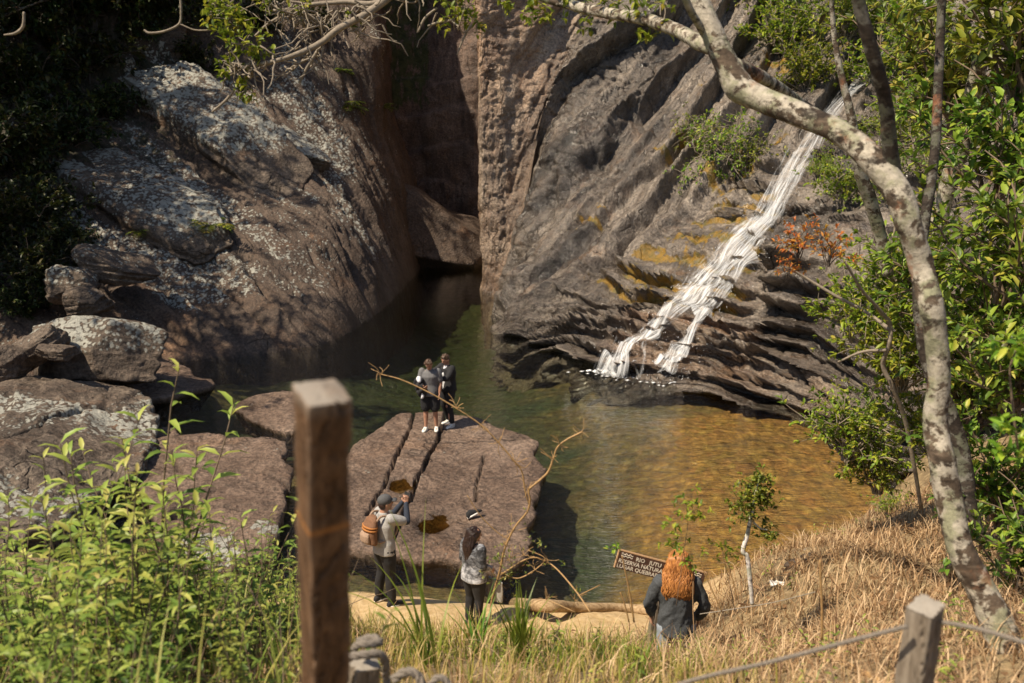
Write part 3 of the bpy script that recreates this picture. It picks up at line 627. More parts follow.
T = math.radians
LK = ['cliff_l']
boulder(208, 132, None, (9.6, 3.6, 2.0), T(3), T(0), 'long pale lichen-crusted block jutting from the slope, topmost on the left', 301, Dv, 1.0, keys=LK, roll=T(24), sink=.0, cuts=6, n=72, strata=.24)
boulder(150, 208, None, (7.4, 3.2, 2.0), T(8), T(-3), 'dark layered block with white lichen dots below the pale lichen-crusted block', 302, Dv, .88, keys=LK, roll=T(14), sink=.06, cuts=7, n=72, strata=.24)
boulder(284, 142, None, (4.6, 1.5, .8), T(0), T(0), 'narrow lichen-striped ridge of rock right of the pale lichen-crusted block', 303, Dv, 1.0, keys=LK, sink=.1)
boulder(101, 352, 24.6, (3.3, 2.6, 1.75), T(12), T(10), 'rounded grey lichen boulder resting on the broad rock at the left', 304, None, .85, roll=T(-10))
boulder(74, 286, 28.6, (1.5, 1.4, 1.1), T(30), T(10), 'small white-topped boulder beside the dark bush', 305, None, .75)
boulder(88, 300, 27.6, (1.2, 1.1, .8), T(70), T(-8), 'small dark boulder just below the white-topped boulder', 306, None, .45)
boulder(31, 352, 23.2, (1.7, 1.0, .75), T(10), T(-34), 'upright leaning grey stone left of the rounded lichen boulder', 307, None, .5)
boulder(57, 353, 22.6, (.9, .7, .34), T(5), T(6), 'little flat stone leaning between the leaning stone and the rounded boulder', 308, None, .45)
boulder(8, 362, 22.8, (1.1, 1.0, .9), T(50), T(10), 'blunt grey boulder at the left edge of the picture', 309, None, .4)
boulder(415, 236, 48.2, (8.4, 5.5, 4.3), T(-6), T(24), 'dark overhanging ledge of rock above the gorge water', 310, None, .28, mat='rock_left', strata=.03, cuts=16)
boulder(166, 62, 43.0, (1.4, 1.5, 4.4), T(20), T(8), 'upright dark pillar of rock above the pale lichen-crusted block', 311, None, .42)
boulder(118, 268, 29.8, (2.6, 1.6, .9), T(15), T(15), 'low lichen-patched rock on the slope right of the small boulders', 312, None, .6)
boulder(876, 489, None, (1.5, .9, .42), T(-10), T(2), 'flat orange-brown stone at the right end of the pool', 313, None, .0, mat='rock_slab', keys=['bank'])
boulder(803, 563, None, (.5, .22, .16), T(25), T(-12), 'small pale grey stone among the straw above the pool edge', 314, None, .5, keys=['bank'], n=20)
boulder(880, 470, None, (1.1, .7, .3), T(20), T(0), 'half-buried brown stone behind the flat orange-brown stone', 315, None, .1, mat='rock_slab', keys=['bank'], n=24)
for k, (x, y, s) in enumerate([(945, 484, .5), (962, 494, .38), (985, 480, .45), (975, 505, .3)]):
    boulder(x, y, None, (s, s*.8, s*.5), k, 0, ['pale stone on the soil just right of the bent trunk', 'small pale stone in front of the pale stones right of the bent trunk', 'pale stone furthest right among those behind the bent trunk', 'smallest pale stone of those on the soil behind the bent trunk'][k], 320+k, None, .8, keys=['bank'], n=18)

# ------------------------------------------------------------------ waterfall: sheets that follow the cliff
def smooth1(A, it=2):
    for _ in range(it): A[1:-1] = (A[:-2]+2*A[1:-1]+A[2:])/4
    return A
b = NT('falling_water'); uvn = b.n('UVMap').outputs[0]
nA = b.noise(b.map(uvn, (9, 2.2, 1)), 1.0, 8, .65, .8); nB = b.noise(b.map(uvn, (52, 4, 1)), 1.0, 6, .6, .6)
ed = b.attr('edge'); den = b.attr('dens')
f = b.math('ADD', b.math('MULTIPLY', nA, .62), b.math('MULTIPLY', nB, .5))
al = b.rng(b.math('ADD', f, b.math('MULTIPLY', b.math('SUBTRACT', b.math('MULTIPLY', ed, den), 1.0), .5)), .47, .80, 0, .95)
p = b.pbsdf((.82, .84, .86), .35, b.bump(nB, .6, .05), **{'Specular IOR Level': .5}); t = b.n('BsdfTransparent')
mx = b.n('MixShader', {0: al}); b.set(mx.inputs[1], t); b.set(mx.inputs[2], p); M['fall'] = b.done(mx)
def fall_sheet(mb, stations, n=40, off=.07, dens=1., uoff=0):
    S = np.array(stations, float)     # px, py, half-width px
    C = cat(S[:, :2], 14); W = np.interp(np.linspace(0, 1, len(C)), np.linspace(0, 1, len(S)), S[:, 2])
    T_ = np.gradient(C, axis=0); T_ /= np.linalg.norm(T_, axis=1)[:, None]; Nn = np.stack([-T_[:, 1], T_[:, 0]], 1)
    Gd = []
    for k in range(len(C)):
        rowp = []
        for a in np.linspace(-1, 1, n):
            q = C[k]+Nn[k]*W[k]*a; p, nn = hit(q[0], q[1], ['cliff_r'])
            if p is None: p, nn = PZ(q[0], q[1], 0), np.array([0, 0, 1.])
            rowp.append(p+nn*(off*1.6+.06))
        Gd.append(rowp)
    Gd = np.array(Gd); Gd = smooth1(Gd, 16); Gd = smooth1(Gd.transpose(1, 0, 2).copy(), 5).transpose(1, 0, 2); Gd = Gd+np.array([-.05, -.12, .10])
    Gd[..., 2] = np.maximum(Gd[..., 2], .03)
    a = np.linspace(-1, 1, n)[None].repeat(len(C), 0); v = np.linspace(0, 1, len(C))[:, None].repeat(n, 1)
    L = np.linalg.norm(np.diff(Gd[:, n//2], axis=0), axis=1).sum()
    edge = sstep(1, .25, np.abs(a)); width = np.linalg.norm(Gd[:, -1]-Gd[:, 0], axis=1).mean()
    mb.add(Gd, gquads(*Gd.shape[:2]), uv=np.stack([a*width*.25+uoff, v*L*.25], -1).reshape(-1, 2), edge=edge.ravel(), dens=(dens+0*edge).ravel())
mb = MB()
fall_sheet(mb, [(930, -10, 12), (905, 40, 14), (868, 80, 14), (835, 115, 16), (806, 158, 22), (785, 195, 25), (765, 225, 32), (738, 255, 42), (712, 285, 46), (690, 305, 42)], 54, .09, 1.0)
fall_sheet(mb, [(800, 160, 14), (782, 200, 17), (762, 228, 22), (736, 256, 26), (714, 282, 28), (690, 302, 26), (660, 322, 14), (640, 340, 9), (622, 356, 7), (609, 370, 9)], 36, .14, 1.02, 3.3)
fall_sheet(mb, [(752, 262, 10), (736, 284, 12), (716, 306, 11), (700, 326, 9), (688, 344, 9), (676, 360, 10), (664, 377, 12)], 28, .12, .98, 7.7)
fall_sheet(mb, [(655, 326, 8), (648, 345, 7), (645, 362, 6), (640, 372, 8)], 16, .25, .9, 5.1)
fall_sheet(mb, [(668, 316, 13), (650, 332, 11), (636, 346, 14), (622, 358, 18), (612, 371, 24)], 24, .30, 1.06, 15.1)
fall_sheet(mb, [(716, 304, 14), (702, 322, 12), (690, 342, 16), (678, 358, 20), (664, 378, 26)], 24, .30, 1.06, 17.3)
fall_sheet(mb, [(705, 325, 10), (702, 345, 8), (697, 362, 6), (690, 376, 8)], 16, .10, .62, 9.1)
fall_sheet(mb, [(790, 150, 8), (772, 190, 10), (757, 222, 9), (742, 245, 10)], 16, .10, .9, 12.1)
# spray: little drops thrown clear of the rock, and foam where the streams land
oct_ = np.array([(1, 0, 0), (-1, 0, 0), (0, 1, 0), (0, -1, 0), (0, 0, 1), (0, 0, -1)], float); of = np.array([(0, 2, 4), (2, 1, 4), (1, 3, 4), (3, 0, 4), (2, 0, 5), (1, 2, 5), (3, 1, 5), (0, 3, 5)])
main = [(785, 195), (765, 225), (738, 255), (712, 285), (690, 305), (655, 325), (635, 345), (612, 366), (720, 300), (690, 342), (666, 374)]
for _ in range(700):
    q = main[rng.integers(len(main))]; p, nn = hit(q[0]+rng.normal()*13, q[1]+rng.normal()*11, ['cliff_r'])
    if p is None: continue
    r = rng.uniform(.004, .012); mb.add((oct_*r*np.array([1, 1, rng.uniform(1, 3)]))+p+nn*abs(rng.normal())*.16, T=of, edge=2.0, dens=2.0, uv=np.zeros((6, 2)))
for (fx, fy, n_) in ((609, 369, 110), (664, 378, 130), (690, 380, 60), (636, 374, 60)):
    c = PZ(fx, fy, .02)
    for _ in range(n_):
        r = rng.uniform(.01, .05); mb.add(oct_*np.array([r*1.6, r, r*.45])+c+np.array([rng.normal()*.42, -abs(rng.normal())*.30, .01]), T=of, edge=2., dens=2., uv=np.zeros((6, 2)))
wf_ = mb.build('waterfall', M['fall']); tag(wf_, 'white cascade splitting in two as it runs down the rock ledges', 'waterfall')
# ------------------------------------------------------------------ plants: materials
M['leaf_bright'] = leaf_mat('leaf_bright', [(0, (.07, .14, .014)), (.45, (.17, .28, .025)), (.8, (.33, .42, .04)), (1, (.46, .44, .06))], .42)
M['leaf_mid'] = leaf_mat('leaf_mid', [(0, (.10, .07, .03)), (.06, (.045, .09, .014)), (.45, (.13, .205, .024)), (.8, (.26, .34, .04)), (1, (.40, .36, .06))], .35)
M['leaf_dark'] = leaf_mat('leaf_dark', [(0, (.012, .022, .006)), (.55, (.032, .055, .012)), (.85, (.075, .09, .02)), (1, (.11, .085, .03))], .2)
M['leaf_orange'] = leaf_mat('leaf_orange', [(0, (.20, .16, .02)), (.35, (.45, .16, .03)), (.7, (.6, .14, .04)), (1, (.5, .3, .03))], .4)
M['leaf_weed'] = leaf_mat('leaf_weed', [(0, (.16, .095, .04)), (.06, (.11, .08, .03)), (.12, (.04, .085, .017)), (.4, (.12, .20, .035)), (.75, (.28, .36, .065)), (1, (.50, .48, .13))], .38)
M['straw'] = leaf_mat('straw', [(0, (.12, .075, .03)), (.3, (.30, .20, .085)), (.65, (.52, .385, .185)), (1, (.70, .56, .32))], .2, .7)
M['grass'] = leaf_mat('grass', [(0, (.05, .10, .014)), (.35, (.15, .22, .03)), (.62, (.30, .30, .05)), (.8, (.42, .31, .11)), (1, (.50, .36, .16))], .35)
M['blade'] = leaf_mat('blade', [(0, (.07, .15, .015)), (1, (.24, .34, .04))], .4)
M['twig'] = plain('twig', (.15, .105, .07), .85, 30, .5)
M['twig_dark'] = plain('twig_dark', (.06, .045, .035), .9, 30, .5)
M['dry_stem'] = plain('dry_stem', (.34, .205, .085), .6, 40, .3)
M['twig_grey'] = plain('twig_grey', (.22, .18, .135), .85, 30, .5)
def bark(name, c0, c1, pale, amt=.5):
    b = NT(name); co = b.coord(); n1 = b.noise(co, 6.5, 10, .66, .4); n2 = b.noise(co, 26, 8, .7); bd = b.noise(b.map(co, (2, 2, 9)), 1.6, 6, .6, .8)
    col = b.ramp(bd, [(.36, c0), (.6, c1)]); lf = b.rng(b.math('ADD', n1, b.math('MULTIPLY', n2, .22)), .64-amt*.22, .70-amt*.2)
    pal = b.mix(b.rng(b.noise(co, 6, 4), .45, .6), pale, (pale[0]*.62, pale[1]*.68, pale[2]*.55))
    col = b.mix(b.math('MULTIPLY', lf, .9), col, pal)
    rd = b.rng(b.noise(b.map(co, (1, 1, 1), (0, 0, 0), (5, 5, 5)), 3.5, 6, .6), .60, .68); col = b.mix(b.math('MULTIPLY', rd, .6), col, (.26, .10, .045))
    dk = b.rng(b.noise(b.map(co, (1, 1, 1.8), (0, 0, 0), (9, 2, 5)), 4.6, 9, .7), .55, .63); col = b.mix(b.math('MULTIPLY', dk, .85), col, (.022, .015, .011))
    fine = b.rng(n2, .3, .7, .65, 1.2); col = b.mix(1., col, b.n('CombineColor', {0: fine, 1: fine, 2: fine}).outputs[0], 'MULTIPLY')
    return b.done(b.pbsdf(col, .85, b.bump(b.math('ADD', b.math('ADD', n2, b.math('MULTIPLY', bd, .6)), b.math('MULTIPLY', lf, .25)), .8, .012), **{'Specular IOR Level': .25}))
M['bark_pale'] = bark('bark_pale', (.042, .03, .021), (.14, .102, .072), (.44, .395, .32), .42)
M['bark_mid'] = bark('bark_mid', (.045, .032, .022), (.13, .095, .068), (.38, .35, .29), .35)
M['bark_dark'] = bark('bark_dark', (.018, .013, .010), (.055, .042, .032), (.14, .13, .11), .15)
def pxpath(L, n=10):
    """[(px, py, Y, width px)] -> smooth world path and radii"""
    L = np.array(L, float); W = np.array([PY(*l[:3]) for l in L]); R = []
    for l in L: d = ray(l[0], l[1]); R.append(l[3]*.5/F*l[2]/d[1])
    return cat(W, n), np.interp(np.linspace(0, 1, (len(L)-1)*n+1), np.linspace(0, 1, len(L)), R)
def rdir(n): 
    v = rng.normal(size=(n, 3)); return v/np.linalg.norm(v, axis=1)[:, None]
def wander(p, d, L, n=6, jit=.25, grav=0.):
    P = [np.array(p, float)]; d = np.array(d, float); d /= np.linalg.norm(d)
    for _ in range(n):
        d = d+rng.normal(size=3)*jit+np.array([0, 0, grav]); d /= np.linalg.norm(d); P.append(P[-1]+d*L/n)
    return np.array(P)
def rosette(mb, p, d, n, L, W, spread=.9, curl=.2):
    D = rdir(n)*spread+np.asarray(d)/np.linalg.norm(d); P = np.asarray(p)+rng.normal(size=(n, 3))*L*.12
    mb.leaves(P, D, np.array([0, 0, 1.])+rng.normal(size=(n, 3))*.35, L*rng.uniform(.6, 1.15, n), W*rng.uniform(.7, 1.15, n), curl=curl)
def shrub_proto(name, leaf, twig, nb=16, height=1., spread=.55, leafL=.09, leafW=.035, per=14, sub=4, droop=-.02, stem_r=.011, cluster=3, label=None, cat_='shrub', jit=.2):
    st, fo = MB(), MB()
    for k in range(nb):
        az = rng.uniform(0, 2*PI); out = rng.uniform(.15, 1)*spread/height
        d = np.array([math.cos(az)*out, math.sin(az)*out, 1.]); path = wander((rng.normal()*.03, rng.normal()*.03, 0), d, height*rng.uniform(.6, 1.05), 8, jit, droop)
        st.tube(path, np.linspace(stem_r, stem_r*.35, 9), 5, False)
        for _ in range(sub):
            i = rng.integers(2, 8); dd = (path[i]-path[i-1]); dd = dd/np.linalg.norm(dd)*.6+rdir(1)[0]*.8+np.array([0, 0, .15])
            p2 = wander(path[i], dd, height*rng.uniform(.18, .42), 5, jit, droop); st.tube(p2, np.linspace(stem_r*.5, stem_r*.2, 6), 4, False)
            for __ in range(per//cluster):
                j = rng.integers(1, 6); rosette(fo, p2[j], p2[j]-p2[j-1], cluster, leafL, leafW)
        for __ in range(per//cluster):
            j = rng.integers(4, 9); rosette(fo, path[j], path[j]-path[j-1], cluster, leafL, leafW)
    e = empty(name, (0, 0, 0), label, cat_)
    st.build('stem', twig, e); fo.build('foliage', leaf, e); return e
class Proto:
    """first use moves the prototype itself, later uses copy it"""
    def __init__(s, e): s.e, s.used = e, False
    def put(s, loc, sc, label, group=None, rz=None, rx=0, ry=0, cat_=None):
        rz = rng.uniform(0, 2*PI) if rz is None else rz
        if s.used: o = dup(s.e, loc, rz, sc, label, group, rx, ry)
        else:
            s.used = True; o = s.e; o.location = Vector([float(c) for c in loc]); o.rotation_euler = (rx, ry, rz); o.scale = (sc, sc, sc); o['label'] = label
            if group: o['group'] = group
        if not group and 'group' in o: del o['group']
        if cat_: o['category'] = cat_
        return o
# ------------------------------------------------------------------ the leaning tree on the right
tr_ = empty('tree', bank_p if (bank_p := PY(998, 640, 5.7)) is not None else 0, 'bent lichen-patched tree leaning over the picture from the right', 'tree')
def part_tube(name, L, mat, parent, n=18, bump=.10, seed=0, steps=10):
    P, R = pxpath(L, steps); R = R*(.80 if name == 'trunk' else .95); mb = MB(); mb.tube(P, R, n, True, bump, seed); return mb.build(name, mat, parent, loc=P[0])
TR = [(1012, 668, 5.55, 52), (999, 628, 5.6, 40), (979, 585, 5.7, 36), (962, 552, 5.75, 34), (950, 505, 5.85, 33), (942, 462, 5.9, 32), (935, 420, 6.0, 31), (939, 380, 6.0, 27), (936, 340, 6.0, 28), (931, 305, 6.0, 30), (922, 268, 6.1, 30), (910, 230, 6.1, 30), (898, 193, 6.15, 34), (868, 155, 6.3, 33), (835, 130, 6.5, 30), (795, 113, 6.7, 30), (757, 97, 6.9, 33), (737, 84, 7.0, 37), (722, 55, 7.05, 29), (706, 18, 7.1, 26), (690, -20, 7.2, 25), (662, -90, 7.4, 23)]
trunk = part_tube('trunk', TR, M['bark_pale'], tr_, 22, .13, 3, 9)
part_tube('branch', [(903, 214, 6.2, 17), (895, 180, 6.22, 18), (890, 150, 6.18, 16), (886, 105, 6.1, 15), (874, 58, 6.0, 15), (862, 15, 5.95, 14), (850, -40, 5.9, 13)], M['bark_dark'], tr_, 12, .10, 5)
part_tube('branch', [(735, 66, 7.05, 17), (755, 75, 7.4, 16), (780, 90, 7.8, 15), (800, 104, 8.2, 13), (822, 118, 8.6, 10), (840, 140, 9.0, 7)], M['bark_mid'], tr_, 10, .1, 6)
part_tube('branch', [(716, 50, 7.1, 15), (698, 42, 7.3, 16), (672, 28, 7.7, 14), (640, 18, 8.1, 13), (606, 13, 8.5, 12), (572, 5, 8.9, 11), (530, -8, 9.2, 10), (470, -40, 9.4, 9), (420, -35, 9.3, 8)], M['bark_pale'], tr_, 10, .14, 7)
part_tube('branch', [(706, 36, 7.1, 9), (697, 22, 7.0, 8), (688, 5, 6.9, 8), (676, -25, 6.8, 6)], M['bark_mid'], tr_, 8, .1, 8)
part_tube('branch', [(420, -35, 9.3, 9), (392, -6, 9.2, 9), (366, 14, 9.1, 8), (340, 28, 9.0, 7), (322, 42, 9.0, 6.5), (300, 53, 8.9, 5.5), (275, 61, 8.8, 4.5), (250, 65, 8.8, 3.5), (232, 63, 8.8, 2)], M['twig_grey'], tr_, 8, .1, 9)
part_tube('branch', [(420, -35, 9.3, 7), (380, 1, 9.4, 6), (345, 2, 9.5, 5), (310, 5, 9.5, 4.5), (290, 12, 9.5, 4), (268, 24, 9.4, 3), (255, 36, 9.3, 2)], M['twig_grey'], tr_, 8, .1, 10)
fo, tw = MB(), MB()
def spray(px, py, Y, n, rad, L=.075, W=.034, k=4):
    c = PY(px, py, Y); s = rad/F*Y
    for _ in range(int(n*1.7)):
        p = c+rng.normal(size=3)*s*.55; rosette(fo, p, (rng.normal(), rng.normal(), -.1), k, L, W, 1.1)
        if rng.random() < .4: tw.tube(wander(p, c-p+rdir(1)[0]*.2*s, np.linalg.norm(c-p)+.02, 3, .25), .004, 4, False)
for a in [(215, 8, 8.9, 20, 20), (232, 22, 8.9, 22, 17), (240, 45, 8.8, 14, 16), (265, 5, 9.0, 12, 20), (225, 70, 8.8, 5, 11), (248, 98, 8.8, 3, 5), (295, 6, 9.2, 5, 14), (243, 90, 8.8, 4, 8), (238, 82, 8.8, 4, 7), (258, 50, 8.8, 6, 10), (352, 22, 9.1, 2, 5), (465, 4, 9.2, 18, 18), (455, 15, 9.2, 8, 12), (475, 22, 9.2, 5, 8), (505, 4, 9.1, 6, 10), (530, 8, 9.0, 10, 12), (545, 18, 9, 4, 8), (572, -3, 8.9, 8, 12), (615, 2, 8.5, 8, 16), (588, 23, 8.7, 3, 7), (650, 30, 8.0, 6, 10), (664, 12, 7.8, 4, 12), (640, 6, 8, 6, 12)]: spray(*a)
for (x, y, Y, n, dx, dy) in [(240, 66, 8.8, 16, -12, 26), (260, 62, 8.8, 10, -8, 22), (290, 56, 8.9, 9, 0, 20), (320, 20, 9.2, 30, -8, 18), (350, 14, 9.2, 22, -5, 16), (300, 12, 9.3, 22, -12, 16), (285, 8, 9.3, 14, -14, 14), (365, 18, 9.1, 8, 4, 24), (412, -5, 9.2, 7, -4, 30), (462, 18, 9.2, 4, -6, 30), (310, 52, 8.9, 5, -6, 26)]:
    for _ in range(n):
        p = PY(x+rng.normal()*12, y+rng.normal()*6, Y+rng.normal()*.12); q = PY(x+dx+rng.normal()*14, y+dy*rng.uniform(.3, 1.1), Y+rng.normal()*.2)
        pt = wander(p, (q-p)+rng.normal(size=3)*.03, np.linalg.norm(q-p)*1.15, 6, .32); tw.tube(pt, np.linspace(.009, .004, 7), 5, False)
for L in [[(180, -10, 9, 3), (181, 12, 9, 3), (179, 24, 9, 3), (165, 31, 9, 3), (150, 33, 9, 3.5), (144, 30, 9, 2.5)], [(180, 24, 9, 2), (195, 30, 9, 2), (212, 30, 9, 2)], [(24, 12, 8, 3), (23, 26, 8, 4), (16, 33, 8, 4), (4, 35, 8, 2)], [(455, 20, 9.2, 4), (440, 22, 9.2, 3.5), (428, 26, 9.2, 3)], [(437, 8, 9.2, 3), (425, 18, 9.2, 3.5), (418, 32, 9.2, 2.5)], [(470, 26, 9.2, 3), (462, 42, 9.2, 3), (457, 55, 9.2, 2)], [(318, 50, 8.9, 4), (308, 66, 8.9, 4), (299, 83, 8.9, 3)], [(240, 80, 8.8, 3), (228, 98, 8.8, 4), (212, 112, 8.8, 2.5)]]:
    P, R = pxpath(L, 6); m1 = MB(); m1.tube(P, R*.8, 6, True, .1); m1.build('twig', M['twig_grey'], tr_, loc=P[0])
tw.build('twig', M['twig_grey'], tr_, loc=PY(330, 20, 9.2)); fo.build('foliage', M['leaf_bright'], tr_, loc=PY(330, 20, 9.2))
# other trunks on the right
def simple_tree(name, L, mat, label, cat_='tree', n=12, extra=(), leaves=(), leaf='leaf_mid', lw=(.07, .03)):
    P, R = pxpath(L, 9); R = R*(.62 if cat_ == 'sapling' else 1); e = empty(name, P[0], label, cat_); mb = MB(); mb.tube(P, R, n, True, .12, int(L[0][0])); mb.build('trunk', mat, e, loc=P[0])
    for x in extra: part_tube('branch', x, mat, e, 8, .1, 3, 6)
    if leaves:
        f = MB()
        for (px, py, Y, k, rad) in leaves:
            c = PY(px, py, Y); s = rad/F*Y
            for _ in range(k): rosette(f, c+rng.normal(size=3)*s*.55, (rng.normal(), rng.normal(), .3), 4, lw[0], lw[1], 1.0)
        f.build('foliage', M[leaf], e, loc=P[0])
    return e
simple_tree('tree', [(974, 535, 8.3, 20), (968, 505, 8.4, 18), (962, 455, 8.6, 17), (950, 415, 8.7, 16), (932, 375, 8.8, 15), (922, 330, 8.9, 14), (919, 295, 9.0, 13), (922, 240, 9.3, 11), (935, 150, 9.6, 10), (940, 40, 10, 9), (945, -60, 10, 8)], M['bark_dark'], 'thin dark trunk rising close behind the bent lichen-patched tree', leaves=[(930, -40, 10, 60, 90), (975, -70, 10, 60, 90)])
simple_tree('tree', [(935, 235, 14.5, 16), (943, 205, 14.5, 17), (953, 170, 14.4, 18), (966, 135, 14.3, 17), (973, 95, 14.2, 16), (983, 50, 14, 15), (1000, 0, 14, 14), (1015, -60, 14, 12)], M['bark_pale'], 'pale straight trunk standing on the rock behind the leafy shrubs, upper right', leaves=[(975, 15, 13.5, 150, 70), (1000, -20, 13.5, 120, 80), (940, -10, 13.5, 60, 60)], leaf='leaf_mid', lw=(.12, .05))
simple_tree('tree', [(888, 275, 11.5, 12), (880, 235, 11.5, 13), (870, 200, 11.4, 14), (860, 170, 11.3, 13), (852, 120, 11.2, 9), (838, 60, 11.2, 6), (832, 10, 11.2, 5), (832, -40, 11, 4)], M['bark_mid'], 'short mottled stem leaning behind the fork of the bent tree', leaves=[(835, -20, 11.2, 30, 40)])
simple_tree('sapling', [(921, 508, 10.5, 6), (914, 465, 10.4, 7), (905, 420, 10.3, 7), (893, 388, 10.2, 7), (883, 365, 10.2, 8), (889, 345, 10.1, 8), (890, 325, 10.1, 7.5), (878, 308, 10, 6), (862, 290, 9.9, 5), (845, 262, 9.8, 4)], M['twig_grey'], 'thin grey kinked sapling between the pool corner and the bent tree', 'sapling', 8,
            extra=[[(890, 330, 10.1, 5), (866, 312, 10.3, 4), (836, 296, 10.4, 3.5), (806, 278, 10.5, 3), (790, 268, 10.5, 2)], [(886, 350, 10.1, 4), (862, 352, 10.3, 3), (838, 362, 10.4, 2)]], leaves=[(850, 385, 10.2, 16, 36), (870, 330, 10.1, 14, 30), (905, 440, 10.2, 14, 24), (860, 430, 10.3, 16, 34), (880, 290, 10, 14, 30), (845, 340, 10, 10, 26)], leaf='leaf_bright', lw=(.05, .022))
# ------------------------------------------------------------------ shrubs, copied in loops
broad = Proto(shrub_proto('shrub', M['leaf_mid'], M['twig'], 17, 1, .66, .085, .034, 15, 5))
light = Proto(shrub_proto('shrub', M['leaf_bright'], M['twig_grey'], 20, 1, .6, .068, .030, 16, 6))
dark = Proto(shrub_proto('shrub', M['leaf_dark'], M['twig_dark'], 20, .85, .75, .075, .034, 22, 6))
tang = Proto(shrub_proto('shrub', M['leaf_bright'], M['twig_grey'], 34, .9, 1.0, .060, .026, 6, 6, -.12, .010, jit=.4))
oran = Proto(shrub_proto('shrub', M['leaf_orange'], M['twig_dark'], 9, .8, .7, .11, .040, 8, 3, -.05))
def wput(proto, px, py, Y, size, label, group=None, base=.45, **kw):
    """py is the middle of the plant"""
    c = PY(px, py, Y); return proto.put(c-np.array([0, 0, size*base]), size, label, group, **kw)
def hput(proto, px, py, size, label, keys=None, group=None, **kw):
    p, n = hit(px, py, keys); return proto.put(p-n*.12-np.array([0, 0, .1]), size, label, group, **kw)
for a in [(1000, 130, 11.5, 2.0, 'leafy shrub in the upper right corner just below the pale straight trunk'), (1015, 225, 9.5, 1.7, 'leafy shrub at the right edge level with the fork of the bent tree'),
          (985, 285, 10.5, 1.7, 'leafy shrub right of the bent tree where its trunk narrows'), (1020, 345, 9.0, 1.5, 'shrub at the right edge above the big bright palmate leaves'), (975, 375, 11, 1.6, 'leafy shrub filling the gap right of the thin dark trunk'),
          (1010, 470, 10, 1.5, 'dense low shrub at the right edge behind the foot of the bent tree'), (1035, 540, 8, 1.2, 'lowest leafy shrub at the right edge'), (960, 60, 15, 2.4, 'leafy shrub behind the pale straight trunk at the top'), (1030, 20, 12, 2.4, 'dark leafy shrub filling the very top right corner')]:
    wput(broad, *a, group='shrubs on the right bank')
for a in [(905, 262, 12, 1.5, 'light green shrub seen through the crook behind the bent trunk'), (870, 300, 12.5, 1.3, 'light green shrub on the dark rock left of the bent trunk'), (905, 345, 11.8, 1.3, 'light shrub around the kink of the grey sapling'),
          (850, 420, 13, 1.3, 'sparse light shrub over the corner of the pool'), (880, 460, 13, 1.1, 'small light shrub by the water right of the sparse light shrub'), (948, 330, 12, 1.4, 'light shrub directly behind the white stretch of the bent trunk'), (935, 420, 12, 1.1, 'light shrub low between the two dark stems behind the bent trunk')]:
    wput(light, *a, group='light shrubs left of the bent tree')
for a in [(785, 55, 2.6, 'bright shrub on the cliff right of the upper bent limb'), (805, 88, 2.0, 'bright shrub on the cliff just above the bent limb'), (845, 40, 2.6, 'bright shrub on the cliff left of the dark upright branch'), (880, 90, 2.2, 'bright shrub right of the dark upright branch'), (905, 50, 2.6, 'bright shrub on the upper cliff beside the cascade top'),
          (930, 110, 2.0, 'bright shrub on the cliff left of the pale straight trunk'), (822, 178, .9, 'small bright shrub splitting the top of the cascade'), (840, 205, 1.5, 'small bright shrub just right of the cascade'), (770, 15, 2.2, 'bright shrub at the top edge between two limbs'), (910, 150, 1.8, 'bright shrub under the fork gap on the upper cliff'), (845, 150, 1.0, 'bright shrub hidden partly by the bent limb')]:
    hput(light, a[0], a[1], a[2]*1.25, a[3], keys=['cliff_r'], group='bright shrubs on the right cliff')
for a in [(722, 150, 2.6, 'tangle of bare stems with yellow-green tips hanging below the elbow of the limb'), (750, 165, 2.2, 'tangle of brown stems beside the cascade below the bent limb'), (700, 140, 1.8, 'leafy tangle left of the limb elbow on the cliff'), (925, 175, 2.2, 'brown twiggy tangle on the cliff left of the pale straight trunk'), (880, 130, 1.8, 'brown twiggy tangle behind the dark upright branch')]:
    hput(tang, *a, keys=['cliff_r'])
for a in [(800, 232, 9.5, .55, 'orange-leaved shrub in front of the cascade'), (830, 240, 10.0, .6, 'orange-leaved spray right of the orange shrub before the cascade'), (788, 262, 9.6, .35, 'small orange twig at the edge of the cascade')]: wput(oran, *a)
for k, (px, py, s) in enumerate([(20, 40, 4.5), (70, 20, 4.5), (120, 20, 4), (30, 110, 4), (85, 80, 3.6), (15, 180, 3.8), (60, 150, 3.0), (20, 250, 3.2), (48, 230, 2.6), (25, 290, 2.8), (105, 118, 2.2), (150, 40, 2.4), (190, 30, 3), (200, 70, 2.0), (260, 30, 2.4), (320, 30, 1.8), (15, 315, 1.8), (70, 245, 1.4)]):
    hput(dark, px, py, s, ['dark shrub in the top left corner', 'dark shrub at the top edge right of the corner one', 'dark shrub at the top edge above the lichen-crusted block', 'dark shrub at the left edge below the corner shrub', 'dark shrub left of the upper end of the lichen-crusted block', 'dark shrub at the left edge level with the lichen-crusted block', 'dark shrub left of the dotted layered block', 'large dark bush at the left edge above the boulders', 'dark shrub touching the left end of the dotted block', 'lowest large dark bush beside the white-topped boulder', 'low dark shrub on the upper end of the lichen-crusted block', 'dark shrub left of the rock pillar', 'dark shrub right of the rock pillar', 'small dark shrub under the rock pillar', 'dark shrub behind the hanging bare twigs', 'dark shrub on the gorge rim', 'small dark shrub at the left edge behind the grey boulders', 'small dark shrub under the dotted block'][k], ['cliff_l'], 'dark shrubs on the left slope')
